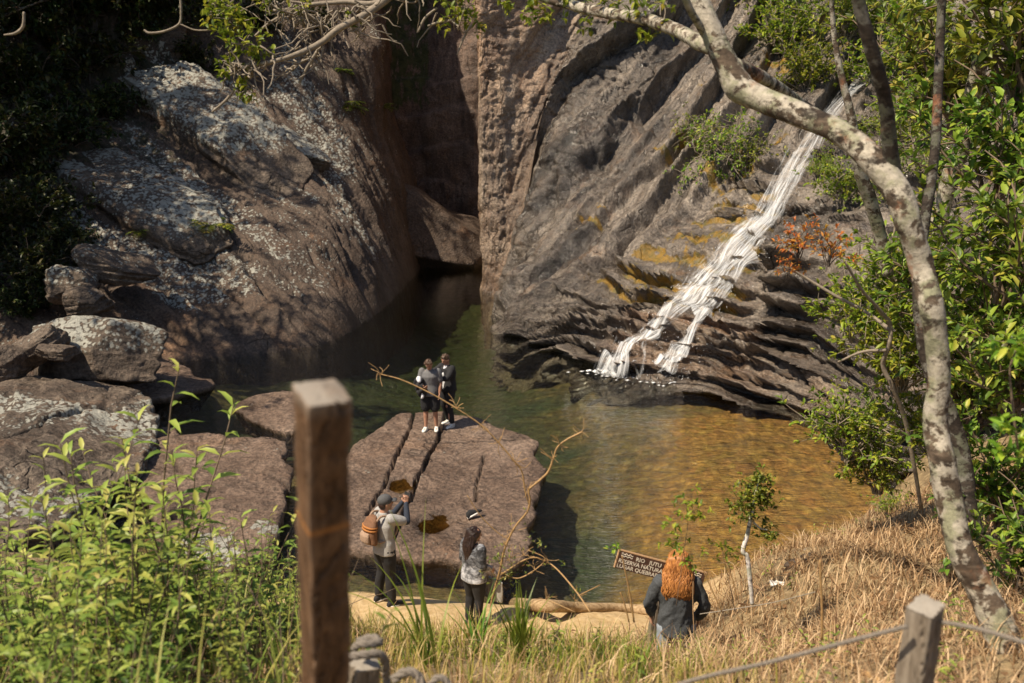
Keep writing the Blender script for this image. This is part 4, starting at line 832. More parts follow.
# ferns and tufts on the rock
def fern_proto(n=11, L=.5):
    f, s_ = MB(), MB()
    for k in range(n):
        az = rng.uniform(0, 2*PI); d = np.array([math.cos(az), math.sin(az), rng.uniform(.5, 1.2)]); p = wander((0, 0, 0), d, L*rng.uniform(.7, 1.1), 12, .06, -.13)
        s_.tube(p, np.linspace(.006, .002, 13), 4, False)
        for i in range(2, 13):
            t = p[i]-p[i-1]; sd_ = np.cross(t, (0, 0, 1)); sd_ /= np.linalg.norm(sd_)+1e-6; ll = L*.30*math.sin(PI*(i-.5)/13)+.02
            f.leaves([p[i], p[i]], [sd_+t*4, -sd_+t*4], [(0, 0, 1), (0, 0, 1)], ll, .035, curl=.2)
    e = empty('fern', (0, 0, 0), 'x', 'fern'); s_.build('stem', M['twig'], e); f.build('frond', M['leaf_mid'], e); return e
fern = Proto(fern_proto())
for px, py, s, l in [(210, 222, 1.9, 'bright green fern in a pocket of the left slope below the layered block'), (350, 104, 1.9, 'green tuft on the ledge left of the gorge'), (140, 232, 1.0, 'small fern under the tip of the layered block'), (385, 105, 1.3, 'tuft of fern on the gorge rim right of the green tuft'), (345, 70, 1.4, 'dim fern high beside the gorge')]:
    hput(fern, px, py, s, l, group='ferns on the left rocks')
# big canopy trees standing on the left rise
def canopy_proto(z0=2.8, hh=7.0, R0=1.0):
    st, fo = MB(), MB(); top = np.array([.6, .3, hh]); st.tube(cat([(0, 0, -1.5), (.1, 0, hh*.2), (.35, .2, hh*.6), top], 8), np.linspace(.28, .10, 25), 10, True, .12, 4)
    for k in range(26):
        z = rng.uniform(z0, hh); p0 = np.array([.1+.5*z/hh, .3*z/hh, z]); az = rng.uniform(0, 2*PI); d = np.array([math.cos(az), math.sin(az), rng.uniform(-.1, .9)])
        p = wander(p0, d, rng.uniform(2.2, 4.4)*R0, 9, .18, .01); st.tube(p, np.linspace(.07, .015, 10), 6, False)
        for _ in range(9):
            j = rng.integers(3, 10); q = wander(p[j], rdir(1)[0]+np.array([0, 0, .2]), rng.uniform(.5, 1.3), 4, .25); st.tube(q, np.linspace(.016, .006, 5), 4, False)
            for m_ in range(6): rosette(fo, q[rng.integers(1, 5)]+rng.normal(size=3)*.12, rdir(1)[0], 5, .20, .085, 1.2)
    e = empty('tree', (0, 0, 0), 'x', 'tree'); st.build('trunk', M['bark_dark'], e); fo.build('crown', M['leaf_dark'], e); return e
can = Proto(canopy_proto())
def ground_z(x, y):
    best = -5
    for k in ('cliff_l', 'cliff_r', 'bank'):
        r = BV[k].ray_cast(Vector((x, y, 60)), Vector((0, 0, -1)))
        if r[0] is not None: best = max(best, r[0].z)
    return best
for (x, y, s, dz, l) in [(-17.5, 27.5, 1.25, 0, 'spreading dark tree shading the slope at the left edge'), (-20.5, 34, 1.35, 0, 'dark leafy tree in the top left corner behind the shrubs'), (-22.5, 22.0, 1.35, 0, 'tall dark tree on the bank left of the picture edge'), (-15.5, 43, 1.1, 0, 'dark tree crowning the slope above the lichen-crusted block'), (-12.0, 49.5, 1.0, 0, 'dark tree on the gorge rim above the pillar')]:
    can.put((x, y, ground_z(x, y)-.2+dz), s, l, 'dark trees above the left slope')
tall = Proto(canopy_proto(8.5, 13, 1.35))  # trees out of view, added so their high crowns shade the left slope
for (x, y, s, l) in [(-15.2, 24.5, 1.05, 'unseen tall tree on the left bank, added to shade the lower slope'), (-19.5, 31.0, 1.1, 'unseen tall tree behind the dark bushes, added to shade the slope'), (-20.5, 36.5, 1.1, 'unseen tall dark tree high on the left slope, added to shade it')]:
    tall.put((x, y, max(ground_z(x, y), 1.0)-.3), s, l, 'unseen shade trees added on the left')
# ------------------------------------------------------------------ ground cover on the near bank
def scatter(n, x0, x1, y0, y1, dens):
    x = rng.uniform(x0, x1, n); y = rng.uniform(y0, y1, n); k = rng.random(n) < dens(x, y); x, y = x[k], y[k]
    return np.stack([x, y, bank_z(x, y)], 1)
def clump(x, y, f=1.1, s=0): return fbm(np.stack([x, y, 0*x], 1), f, 3, s)*.5+.5
mb = MB()
P = scatter(120000, -3.5, 10, 2.8, 17.2, lambda x, y: np.clip((.22+.78*sstep(.3, 2.2, x+.10*(y-8)))*sstep(-3.5, -1.5, x)*(.10+1.5*clump(x, y, 1.5, 201)**2+.25*clump(x, y, 4, 207)), 0, 1)*sstep(.15, .5, bank_z(x, y)-.15)*np.clip(1.25-y*.05, .25, 1))
n = len(P); mb.blades(P+np.array([0, 0, -.01]), rng.uniform(0, 2*PI, n), rng.uniform(.12, .40, n), rng.uniform(.005, .010, n)*(1+P[:, 1]*.05), np.clip(rng.normal(size=n)*.45+1.45, .3, 2.3), seg=3)
P2 = scatter(5200, -1, 10, 3, 16.5, lambda x, y: np.clip(sstep(.6, 2.5, x+.1*(y-8))*clump(x, y, 1.8, 208)*1.2, 0, 1)*sstep(.15, .5, bank_z(x, y)-.1)); n = len(P2)
A_ = rng.uniform(0, 2*PI, n); mb.leaves(P2+np.array([0, 0, .03])+np.array([0, 0, .10])*rng.random(n)[:, None], np.stack([np.cos(A_), np.sin(A_), rng.normal(size=n)*.35], 1), np.array([0, 0, 1.])+rng.normal(size=(n, 3))*.5, rng.uniform(.05, .14, n), rng.uniform(.02, .05, n), rnd=np.clip(rng.normal(size=n)*.2+.15, 0, .6))
for p in P2[:260]:
    mb.tube(wander(p+np.array([0, 0, .05]), (rng.normal(), rng.normal(), .25), rng.uniform(.2, .7), 5, .2), .0035, 4, False, rnd=rng.uniform(0, .5))
o = mb.build('dry_grass', M['straw']); tag(o, 'mat of dry straw-coloured grass covering the right bank', 'dry grass', kind='stuff')
mb = MB()
P = scatter(34000, -7, 3.4, 2.6, 10.2, lambda x, y: np.clip(sstep(2.2, .6, x)*(.15+.95*clump(x, y, 1.6, 202)), 0, 1))
n = len(P); mb.blades(P, rng.uniform(0, 2*PI, n), rng.uniform(.10, .34, n), rng.uniform(.006, .014, n), rng.uniform(.2, 1.3, n), rnd=np.clip(clump(P[:, 0], P[:, 1], .9, 203)*.9+.27+rng.normal(size=n)*.28, 0, 1), seg=3)
o = mb.build('grass', M['grass']); tag(o, 'mixed green and dry grass along the lower edge of the bank', 'grass', kind='stuff')
def weed_geo(fo, st, p, h, nl, L, W, lean=.12, rnd0=.5, tipy=.35):
    az = rng.uniform(0, 2*PI); path = wander(p, (math.cos(az)*lean, math.sin(az)*lean, 1), h, 8, .07, 0)
    st.tube(path, np.linspace(.0055, .002, 9), 4, False)
    t = np.linspace(.18, 1, nl)+rng.normal(size=nl)*.02; t = np.clip(t, .05, 1); i = np.clip((t*8).astype(int), 0, 7); f = (t*8-i)[:, None]
    B = path[i]*(1-f)+path[np.minimum(i+1, 8)]*f; a = np.arange(nl)*2.4+rng.uniform(0, 6); el = np.where(t > .93, 1.0, rng.uniform(.1, .7, nl))
    D = np.stack([np.cos(a), np.sin(a), el], 1); LL = L*(1.15-.55*t)*rng.uniform(.75, 1.2, nl)
    fo.leaves(B, D, np.array([0, 0, 1.])+.25*rng.normal(size=(nl, 3)), LL, LL*W, rnd=np.clip(rnd0+tipy*(t-.5)+rng.normal(size=nl)*.14, 0, 1), curl=.35)
fo, st = MB(), MB()
P = scatter(240, 1.5, 8, 3.6, 15, lambda x, y: np.clip(1.5*clump(x, y, 1.0, 209)-.4, 0, 1)*(bank_z(x, y) > .4))
for p in P: weed_geo(fo, st, p, rng.uniform(.12, .34), int(rng.integers(7, 14)), rng.uniform(.05, .10), rng.uniform(.25, .4), .4, rng.uniform(.4, .7))
P = scatter(2500, -7.5, -.6, 3.3, 12.5, lambda x, y: np.clip(.25+.9*clump(x, y, .9, 204), 0, 1)*sstep(-.6, -1.6, x-.0*y)*np.clip(1.25-.07*y, .2, 1))
P = P[P[:, 0]/P[:, 1] < -.205]
for p in P: weed_geo(fo, st, p, rng.uniform(.3, 1.15)*(1.0 if p[1] > 4.5 else .7), int(rng.integers(12, 24)), rng.uniform(.06, .13), rng.uniform(.2, .34), .3, rng.uniform(.2, .7))
P = scatter(260, -.9, 3.2, 3.6, 9.2, lambda x, y: np.clip(1.2*clump(x, y, 1.2, 205)-.2, 0, 1))
for p in P: weed_geo(fo, st, p, rng.uniform(.12, .3), int(rng.integers(7, 14)), rng.uniform(.05, .09), rng.uniform(.25, .4), .4, rng.uniform(.5, .8))
P = scatter(5200, -7, -.7, 3.0, 11, lambda x, y: np.clip(1.3*clump(x, y, 1.0, 206)-.25, 0, 1)*(x/y < -.19)); n = len(P)
fo.blades(P, rng.uniform(0, 2*PI, n), rng.uniform(.3, .85, n), rng.uniform(.007, .016, n), rng.uniform(.2, 1.3, n), rnd=np.clip(rng.normal(size=n)*.25+.62, 0, 1), seg=4)
e = empty('weeds', (-3, 6, 3), 'thick low mass of leafy green weeds on the near left bank with sprigs in the straw', 'weeds'); e['kind'] = 'stuff'
P = scatter(420, -7, -1.0, 3.2, 11, lambda x, y: (x/y < -.19)*1.0)
for p in P: st.tube(wander(p, (rng.normal()*.3, rng.normal()*.3, 1), rng.uniform(.3, 1.0), 6, .16), np.linspace(.005, .0015, 7), 4, False)
st.build('stem', M['twig'], e, loc=(-3, 6, 3)); fo.build('foliage', M['leaf_weed'], e, loc=(-3, 6, 3))
# single tall weeds standing out of the mass
def weed_proto(nst=4, h=1., L=.13, W=.26):
    f, s_ = MB(), MB()
    for _ in range(nst): weed_geo(f, s_, (rng.normal()*.04, rng.normal()*.04, 0), h*rng.uniform(.7, 1.05), 26, L, W, .22, .6, .5)
    e = empty('leafy_weed', (0, 0, 0), 'x', 'weed'); s_.build('stem', M['twig'], e); f.build('foliage', M['leaf_weed'], e); return e
W_ = [Proto(weed_proto(4)), Proto(weed_proto(2, 1, .15, .24)), Proto(weed_proto(6, .9, .11, .28))]
for k, (px, top, Y, l) in enumerate([(122, 402, 6.4, 'tallest leafy weed, its yellow-green tip in front of the lichen-blotched rock'), (82, 425, 6.6, 'tall weed left of the tallest weed'), (158, 438, 6.3, 'tall weed just right of the tallest weed'), (30, 470, 6.2, 'leafy weed near the left edge in front of the lichen-blotched rock'), (62, 478, 5.6, 'weed between the left edge and the tall pair'), (140, 470, 5.4, 'weed in front of the gap beside the squarish slab'),
      (105, 490, 5.0, 'bushy weed in front of the tallest weed'), (185, 505, 5.6, 'weed overlapping the lower left corner of the squarish slab'), (10, 505, 5.0, 'weed cut by the left edge of the picture'), (215, 560, 5.6, 'small weed under the squarish slab'), (258, 505, 6.6, 'yellowish weed left of the tall post over the squarish slab'), (275, 560, 6.2, 'weed close to the left side of the tall post'), (45, 540, 4.4, 'near weed low at the left'), (150, 560, 4.3, 'near weed low in the middle of the left bank'), (235, 600, 4.4, 'near weed low beside the tall post')]):
    q = PY(px, top, Y); gz = float(bank_z(q[0], Y)); h = max(.35, (q[2]-gz)*1.10)
    W_[k % 3].put((q[0], Y, gz-.02), h, l, 'tall weeds on the left bank')
# strap-leaved tufts and arching grass
def tuft(name, px, py, Y, n, L, W, lean, label, mat='blade', az=None, loc_z=None):
    q = PY(px, py, Y); z = float(bank_z(q[0], Y)) if loc_z is None else loc_z; mb = MB()
    A = rng.uniform(0, 2*PI, n) if az is None else rng.normal(size=n)*az[1]+az[0]
    mb.blades(np.stack([rng.normal(size=n)*.03, rng.normal(size=n)*.03, 0*A], 1)+np.array([q[0], Y, z]), A, L*rng.uniform(.6, 1.1, n), W*rng.uniform(.7, 1.2, n), rng.uniform(*lean, n), seg=7)
    o = mb.build(name, M[mat], loc=(q[0], Y, z)); tag(o, label, 'grass tuft'); return o
tuft('grass_tuft', 520, 668, 6.6, 34, .62, .030, (.15, .8), 'bright strap-leaved tuft at the bottom centre below the dry shrub')
tuft('grass_tuft', 478, 655, 6.9, 16, .65, .024, (.5, 1.3), 'smaller strap-leaved tuft left of the bright one')
tuft('grass_tuft', 428, 690, 6.2, 9, 1.15, .022, (.7, 1.5), 'long arching green grass between the photographer and the dark-haired woman', az=(2.4, .7))
tuft('grass_tuft', 640, 672, 6.0, 18, .35, .016, (.3, 1.1), 'low green tuft in front of the red-haired woman')
tuft('grass_tuft', 240, 545, 7.6, 8, .9, .03, (.6, 1.3), 'broad-bladed grass leaning over the squarish slab beside the tall post')
for k in range(26):
    x = -1.9+k*.17+rng.normal()*.06
    P = np.array([[x+rng.normal()*.12, 8.3+rng.normal()*.3, 0] for _ in range(60)]); P[:, 2] = bank_z(P[:, 0], P[:, 1])
    (RIM if k else globals().setdefault('RIM', MB())).blades(P, rng.uniform(0, 2*PI, 60), rng.uniform(.08, .24, 60), rng.uniform(.006, .012, 60), rng.uniform(.2, 1.5, 60), rnd=np.clip(.62+rng.normal(size=60)*.3, 0, 1))
o = RIM.build('grass', M['grass']); tag(o, 'ragged yellow grass along the rim of the bank below the people', 'grass', kind='stuff')
# branching dry shrub in the middle
mb = MB(); f = MB(); D0 = 7.4
DS = [([(489, 625, D0, 4), (492, 600, D0, 4.5), (500, 570, D0, 4.5), (505, 548, D0, 4), (515, 527, D0, 4), (527, 512, D0, 4), (530, 500, D0, 4), (529, 490, D0, 4), (540, 480, D0, 5), (548, 472, D0, 4.5), (553, 460, D0, 3.5), (557, 448, D0, 3.5), (566, 440, D0, 3.5), (582, 432, D0, 3.5)], 1),
      ([(529, 504, D0, 3), (525, 490, D0, 3), (522, 472, D0, 3), (515, 462, D0, 3), (499, 443, D0, 3), (481, 425, D0, 3), (456, 408, D0, 3), (430, 393, D0, 3), (402, 380, D0, 2.8), (380, 374, D0, 2.2)], 1),
      ([(500, 575, D0, 3), (530, 558, D0, 3), (552, 565, D0, 3), (575, 590, D0-.3, 3), (590, 612, D0-.5, 3)], 1), ([(500, 572, D0, 2.5), (520, 578, D0, 2.5), (545, 560, D0, 2.2), (528, 550, D0, 2)], 1), ([(578, 596, D0-.3, 2.5), (600, 585, D0-.2, 2)], 1), ([(575, 612, D0-.4, 2), (545, 600, D0-.3, 2), (530, 606, D0-.3, 1.6)], 1), ([(510, 540, D0, 2.2), (497, 532, D0, 2), (480, 515, D0, 1.8), (467, 495, D0, 1.6)], 1), ([(553, 460, D0, 2), (546, 455, D0, 1.6), (541, 452, D0, 1.4)], 1), ([(515, 462, D0, 2), (524, 468, D0, 1.6), (531, 462, D0, 1.2)], 1)]
for L, _ in DS: P, R = pxpath(L, 7); mb.tube(P, R*.52, 8, True, .15, 2)
for (x, y) in [(582, 432), (457, 408), (481, 425), (499, 443), (380, 374), (528, 490), (515, 462), (553, 458), (560, 445), (513, 530), (505, 545), (535, 570), (548, 560), (524, 555), (508, 560), (498, 580), (575, 600), (546, 600)]:
    for _ in range(7): mb.tube(wander(PY(x, y, D0), rdir(1)[0]+np.array([0, 0, .3]), rng.uniform(.05, .14), 4, .3), .0022, 4, False)
e = empty('dry_shrub', PY(489, 625, D0), 'branching yellow-brown dry shrub in front of the dark-haired woman', 'shrub'); mb.build('stem', M['dry_stem'], e, loc=PY(489, 625, D0))
for (x, y, k) in [(505, 550, 10), (500, 562, 12), (515, 565, 10), (508, 578, 12), (530, 545, 8), (540, 540, 5), (560, 565, 4), (575, 590, 4), (495, 575, 8), (520, 520, 4)]:
    for _ in range(k): rosette(f, PY(x, y, D0)+rng.normal(size=3)*.05, (0, 0, 1), 3, .035, .012, 1)
f.build('foliage', M['leaf_weed'], e, loc=PY(489, 625, D0))
# saplings along the water
simple_tree('sapling', [(752, 604, 9.2, 6), (751, 590, 9.2, 7), (749, 570, 9.2, 7.5), (747, 556, 9.2, 7), (743, 551, 9.2, 8), (747, 536, 9.2, 7), (750, 522, 9.2, 6), (753, 508, 9.2, 5), (756, 490, 9.2, 3), (760, 478, 9.2, 2)], M['bark_white'] if 'bark_white' in M else bark('bark_white', (.16, .13, .11), (.5, .45, .42), (.75, .7, .66), .8), 'white-stemmed sapling with a leafy olive top standing against the amber water', 'sapling', 10,
            extra=[[(751, 520, 9.2, 2.5), (760, 528, 9.2, 2), (767, 530, 9.2, 1.5)]], leaves=[(758, 488, 9.2, 70, 14), (750, 500, 9.2, 80, 20), (740, 508, 9.2, 40, 13), (764, 500, 9.2, 50, 13), (768, 532, 9.2, 40, 11), (760, 478, 9.2, 30, 8)], leaf='leaf_mid', lw=(.055, .024))
for L, lv, l in [([(676, 606, 7.0, 1), (680, 580, 7, 1), (684, 550, 7, 1), (688, 520, 7, .9), (684, 495, 7, .8)], [(688, 565, 7, 5, 8), (685, 502, 7, 16, 14), (672, 525, 7, 12, 14), (675, 545, 7, 12, 14), (695, 510, 7, 12, 12)], 'slender bright-leaved sapling in front of the red-haired woman'),
                 ([(735, 612, 7.2, 1.2), (730, 585, 7.2, 1.2), (724, 560, 7.2, 1.1), (722, 545, 7.2, 1)], [(722, 547, 7.2, 8, 12), (715, 552, 7.2, 5, 12), (735, 555, 7.2, 4, 10)], 'short sapling with a rosette of pale leaves right of the red-haired woman'),
                 ([(640, 640, 7.4, .9), (628, 600, 7.4, .9), (618, 565, 7.4, .9), (612, 548, 7.4, 1.2)], [(612, 547, 7.4, 3, 4), (617, 545, 7.4, 2, 4)], 'thin stalk with one bright leaf tuft left of the wooden sign'),
                 ([(1018, 450, 5.2, 4), (1012, 400, 5.2, 4), (1010, 370, 5.2, 3), (1016, 350, 5.2, 3)], [(1012, 352, 5.1, 9, 16), (1005, 440, 5.1, 9, 20), (1018, 440, 5.2, 8, 16)], 'near plant with big bright palmate leaves at the right edge')]:
    simple_tree('sapling', L, M['twig'], l, 'sapling', 6, leaves=lv, leaf='leaf_bright', lw=(.10, .04) if L[0][0] > 900 else (.055, .02))
hput(light, 886, 512, .7, 'small green bush at the pool corner below the grey sapling', keys=['bank'], cat_='bush')
# bare dry stalks against the water
mb = MB()
for L in [[(722, 612, 6.8, 2.5), (712, 590, 6.8, 2.5), (704, 572, 6.8, 2), (700, 558, 6.8, 1.5)], [(737, 600, 6.9, 2), (733, 580, 6.9, 2), (726, 565, 6.9, 1.5), (720, 556, 6.9, 1.2)]]:
    P, R = pxpath(L, 6); o = MB(); o.tube(P, R*.6, 6); o = o.build('dry_stalk', M['dry_stem'], loc=P[0]); tag(o, 'long bare dry stalk bending from the sign toward the ground' if L[0][0] < 730 else 'thin bare dry stalk right of the long bending stalk', 'stalk')
for L, l in [([(634, 622, 7.0, 4), (630, 595, 7.0, 4), (625, 570, 7.0, 3), (622, 556, 7.0, 2.5)], 'straw-yellow stalk standing in front of the left end of the sign'), ([(629, 622, 7.1, 3), (624, 602, 7.1, 3), (620, 592, 7.1, 2)], 'short straw-yellow stalk left of the taller one before the sign'), ([(822, 640, 5.6, 5), (822, 610, 5.6, 5), (821, 585, 5.6, 4.5), (820, 560, 5.6, 4)], 'upright thin yellow-green stalk on the straw bank')]:
    P, R = pxpath(L, 6); o = MB(); o.tube(P, R*.55, 6); o = o.build('dry_stalk', M['dry_stem'], loc=P[0]); tag(o, l, 'stalk')
# ------------------------------------------------------------------ posts, ropes, sign and small things
def wood(name, c0, c1, c2, axis=(14, 14, 1.2), rust=.0):
    b = NT(name); co = b.coord(); g = b.noise(b.map(co, axis), 2.2, 8, .65, .5); n = b.noise(co, 9, 6, .6); g2 = b.noise(b.map(co, tuple(3*x for x in axis)), 2.5, 5, .6)
    col = b.ramp(b.math('ADD', b.math('MULTIPLY', g, .7), b.math('MULTIPLY', n, .3)), [(.35, c0), (.52, c1), (.7, c2)])
    col = b.mix(b.rng(g2, .58, .68, 0, .7), col, tuple(.3*x for x in c0))
    wa = b.attr('weather'); col = b.mix(b.math('MULTIPLY', wa, b.rng(n, .3, .6, .5, 1)), col, (.30, .27, .23))
    ra = b.attr('stain'); col = b.mix(b.math('MULTIPLY', ra, .8), col, (.36, .15, .04))
    return b.done(b.pbsdf(col, .82, b.bump(b.math('ADD', g, b.math('MULTIPLY', g2, .5)), .7, .004), **{'Specular IOR Level': .25}))
M['wood_post'] = wood('wood_post', (.040, .022, .012), (.115, .062, .032), (.21, .125, .068))
M['wood_grey'] = wood('wood_grey', (.09, .07, .05), (.21, .17, .13), (.34, .29, .23))
M['wood_sign'] = wood('wood_sign', (.035, .016, .010), (.075, .036, .022), (.11, .058, .036), (1.2, 14, 14))
M['sign_paint'] = plain('sign_paint', (.52, .45, .36), .7, 60, .2)
M['rope'] = plain('rope', (.20, .17, .14), .9, 120, .8)
M['rope_pale'] = plain('rope_pale', (.30, .26, .21), .9, 120, .6)
def post(name, top, bot, side, taper, rz, mat, label, cat_, seed, n=16, m=90, slant=.0, stain=None):
    top, bot = np.array(top), np.array(bot); ax = top-bot; L = np.linalg.norm(ax); ax /= L
    X = np.array([math.cos(rz), math.sin(rz), 0]); X -= ax*ax.dot(X); X /= np.linalg.norm(X); Yv = np.cross(ax, X)
    t = np.linspace(0, 1, m); u = np.linspace(-1, 1, n, endpoint=False); ring = np.array([(a, -1) for a in u]+[(1, a) for a in u]+[(-a, 1) for a in u]+[(-1, -a) for a in u])
    ring = ring*(1-.045*np.prod(np.abs(ring), 1)**6)[:, None]; k = len(ring)
    hw = side*.5*(1-taper*(1-t))[:, None, None]
    P = bot+ax*(t*L)[:, None, None]+X*(ring[None, :, :1]*hw)+Yv*(ring[None, :, 1:]*hw)
    P = P+ax*(slant*(ring[None, :, :1])*side)*(t[:, None, None] > .995)
    D = X*ring[:, :1]+Yv*ring[:, 1:]
    P = P+D[None]*((.042*side*fbm(P*np.array([1, 1, .12])+seed, 34, 5, seed)+.065*side*fbm(P+seed, 5, 4, seed+1)-.10*side*np.exp(-(fbm(P*np.array([1, 1, .06])+seed, 22, 3, seed+2)/.03)**2)-.16*side*np.exp(-(fbm(P*np.array([1, 1, .03])+seed, 9, 3, seed+3)/.02)**2))[..., None])
    V = P.reshape(-1, 3); Q = [(i*k+j, i*k+(j+1) % k, (i+1)*k+(j+1) % k, (i+1)*k+j) for i in range(m-1) for j in range(k)]
    rings = [np.arange(k)+(m-1)*k]; Vs = [V]; wst = [np.zeros(len(V))]
    for q, s_ in enumerate((.93, .75, .5, .25)):
        c = P[-1].mean(0); R_ = c+(P[-1]-c)*s_+ax*(.010*side*(q > 0)+.06*side*fbm((P[-1]*30+q), 1, 3, seed)[:, None]*(1-s_)); st = len(V)+q*k; Vs.append(R_)
        wst.append(np.ones(k)*.8); rings.append(np.arange(k)+st)
        Q += [(rings[-2][j], rings[-2][(j+1) % k], rings[-1][(j+1) % k], rings[-1][j]) for j in range(k)]
    Vs.append(P[-1].mean(0)[None]+ax*.01*side); wst.append(np.ones(1)*.8); T_ = [(rings[-1][j], rings[-1][(j+1) % k], len(V)+4*k) for j in range(k)]
    V = np.vstack(Vs); w_ = np.concatenate(wst)
    edge = np.tile((np.prod(np.abs(ring), 1)**8), m); w_[:m*k] = .55*edge+.35*sstep(.96, 1, np.repeat(t, k))
    sf = np.zeros(len(V))
    if stain is not None: sf[:m*k] = np.exp(-((np.repeat(t, k)-stain)/.006)**2)+.3*edge
    o = mk(name, V, [np.array(Q), np.array(T_)], mat, attrs={'weather': w_, 'stain': np.clip(sf, 0, 1)}, loc=bot); return tag(o, label, cat_)
post('wooden_post', PY(322, 392, 2.2), PY(325, 740, 2.52), .106, .06, T(31), M['wood_post'], 'tall squared brown timber post standing in the near left foreground', 'post', 5, m=150, slant=-.05, stain=.69)
post('fence_post', PY(926, 606, 3.3), PY(908, 730, 3.35), .104, .02, T(38), M['wood_grey'], 'short grey fence post with a rope fixed to it at the lower right', 'post', 9, slant=.1)
post('fence_post', PY(364, 662, 3.7), PY(362, 740, 3.75), .112, .02, T(22), M['wood_grey'], 'low weathered fence post with rope wrapped over its top at the bottom edge', 'post', 13)
def rope(pts, r, label, strands=3, mat='rope', pitch=22, name='rope'):
    P = cat(pts, 24); mb = MB(); Tn = np.gradient(P, axis=0); Tn /= np.linalg.norm(Tn, axis=1)[:, None]; s = np.concatenate([[0], np.cumsum(np.linalg.norm(np.diff(P, axis=0), axis=1))])
    n_ = int(s[-1]/(r*1.2))+8; tt = np.linspace(0, s[-1], n_); P = np.stack([np.interp(tt, s, P[:, i]) for i in range(3)], 1); Tn = np.gradient(P, axis=0); Tn /= np.linalg.norm(Tn, axis=1)[:, None]
    A = np.cross(Tn, (0, 0, 1.)+0*Tn+np.array([.01, .02, 0])); A /= np.linalg.norm(A, axis=1)[:, None]; B = np.cross(Tn, A)
    for k in range(strands):
        ph = tt/(r*7)*2*PI+k*2*PI/strands; mb.tube(P+A*(np.cos(ph)*r*.5)[:, None]+B*(np.sin(ph)*r*.5)[:, None], r*.62, 6)
    o = mb.build(name, M[mat], loc=P[0]); return tag(o, label, 'rope')
pr = PY(917, 628, 3.27)
rope([PY(600, 712, 3.5), PY(690, 681, 3.45), PY(770, 662, 3.4), PY(850, 641, 3.33), PY(908, 626, 3.25)], .0085, 'dark rope sagging from the short grey fence post toward the bottom left')
rope([PY(942, 622, 3.28), PY(975, 628, 3.2), PY(1010, 638, 3.1), PY(1060, 655, 3.0)], .0085, 'dark rope running from the short grey fence post to the right edge')
rope([PY(700, 614, 8.6), PY(740, 608, 8.3), PY(775, 602, 8.0), PY(815, 592, 7.6)], .0042, 'thin pale rope stretched low across the straw right of the red-haired woman', mat='rope_pale')
c = PY(366, 655, 3.66)
rope([c+np.array(v)*1. for v in [(-.085, -.02, -.10), (-.082, -.05, .0), (-.05, -.06, .028), (.01, -.055, .035), (.06, -.03, .022), (.078, .0, -.04), (.075, .02, -.12), (.10, .0, -.2)]], .017, 'thick grey rope looped over the low weathered fence post')
rope([c+np.array(v) for v in [(-.05, .02, .02), (-.02, -.02, .06), (.03, -.01, .055), (.055, .03, .04), (.02, .06, .045), (-.04, .05, .03)]], .016, 'knotted rope end lying on top of the low weathered fence post')
rope([PY(393, 680, 3.5), PY(405, 672, 3.5), PY(417, 675, 3.5), PY(424, 690, 3.48)], .018, 'loop of grey rope just right of the low weathered fence post')
rope([PY(430, 686, 3.45), PY(437, 678, 3.45), PY(446, 681, 3.45), PY(452, 695, 3.43)], .014, 'small loop of grey rope at the bottom edge, right of the bigger loop')
# sign
Ys = 10.3; a_, b_ = PY(619.5, 550, Ys), PY(705.5, 573, Ys); ex = b_-a_; Ls = np.linalg.norm(ex); ex /= Ls; ey = np.array([0, -.17, -.985]); ez0 = -(ey-ex*ex.dot(ey)); ez0 /= np.linalg.norm(ez0); en = np.cross(ex, ez0)   # en points away from the camera or to it
if en[1] > 0: en = -en
hb = .20; cb = (a_+b_)/2-ez0*hb/2; Rm = np.stack([ex, en, ez0], 1)
pb = np.array([PY(657, 590, Ys+.06)[0], Ys+.06, 0]); gz = float(bank_z(pb[0]-.1, Ys))
sg = empty('sign', (pb[0]-.1, Ys+.06, gz), 'tilted brown wooden sign with pale carved lettering on a leaning post', 'sign')
mb = MB(); nx, nz = 40, 10
mb.box(cb, (Ls, .035, hb), Rm); bo = mb.build('board', M['wood_sign'], sg, smooth=False, loc=cb)
mb = MB(); mb.box(cb+ez0*(hb/2+.006), (Ls+.012, .042, .012), Rm); mb.box(cb-ex*(Ls/2+.005), (.010, .042, hb), Rm); mb.build('edge_trim', plain('raw_wood', (.42, .25, .13), .8, 60, .3), sg, smooth=False, loc=cb)
P0, P1 = PY(660, 572, Ys+.05), PY(646, 690, Ys+.05); post_o = post('post', P0, P1, .10, 0, T(5), M['wood_grey'], None, None, 31, m=40); post_o.parent = sg; post_o.location = post_o.location-sg.location
for kk in ('label', 'category'): 
    if kk in post_o: del post_o[kk]
def text(body, u, v, size):
    cu = bpy.data.curves.new('t', 'FONT'); cu.body = body; cu.size = size; cu.extrude = .0025; cu.resolution_u = 2; cu.offset = size*.018
    o = bpy.data.objects.new('t', cu); COL.objects.link(o); dg = bpy.context.evaluated_depsgraph_get(); me = bpy.data.meshes.new_from_object(o.evaluated_get(dg)); bpy.data.objects.remove(o)
    Vt = np.array([v_.co[:] for v_ in me.vertices]); Tt = []
    me.calc_loop_triangles(); Tt = [tuple(t.vertices) for t in me.loop_triangles]; bpy.data.meshes.remove(me)
    return cb+ex*(u+Vt[:, :1])+ez0*(v+Vt[:, 1:2])+en*(.0195+Vt[:, 2:3]), Tt
mb = MB()
for body, u, v, size in [('RIO   JUTU', -.30, .032, .062), ('RESERVA NATURAL', -.485, -.028, .062), ('LUGAR QUEBRADI  K', -.49, -.086, .060)]:
    Vt, Tt = text(body, u, v, size); mb.add(Vt, None, Tt)
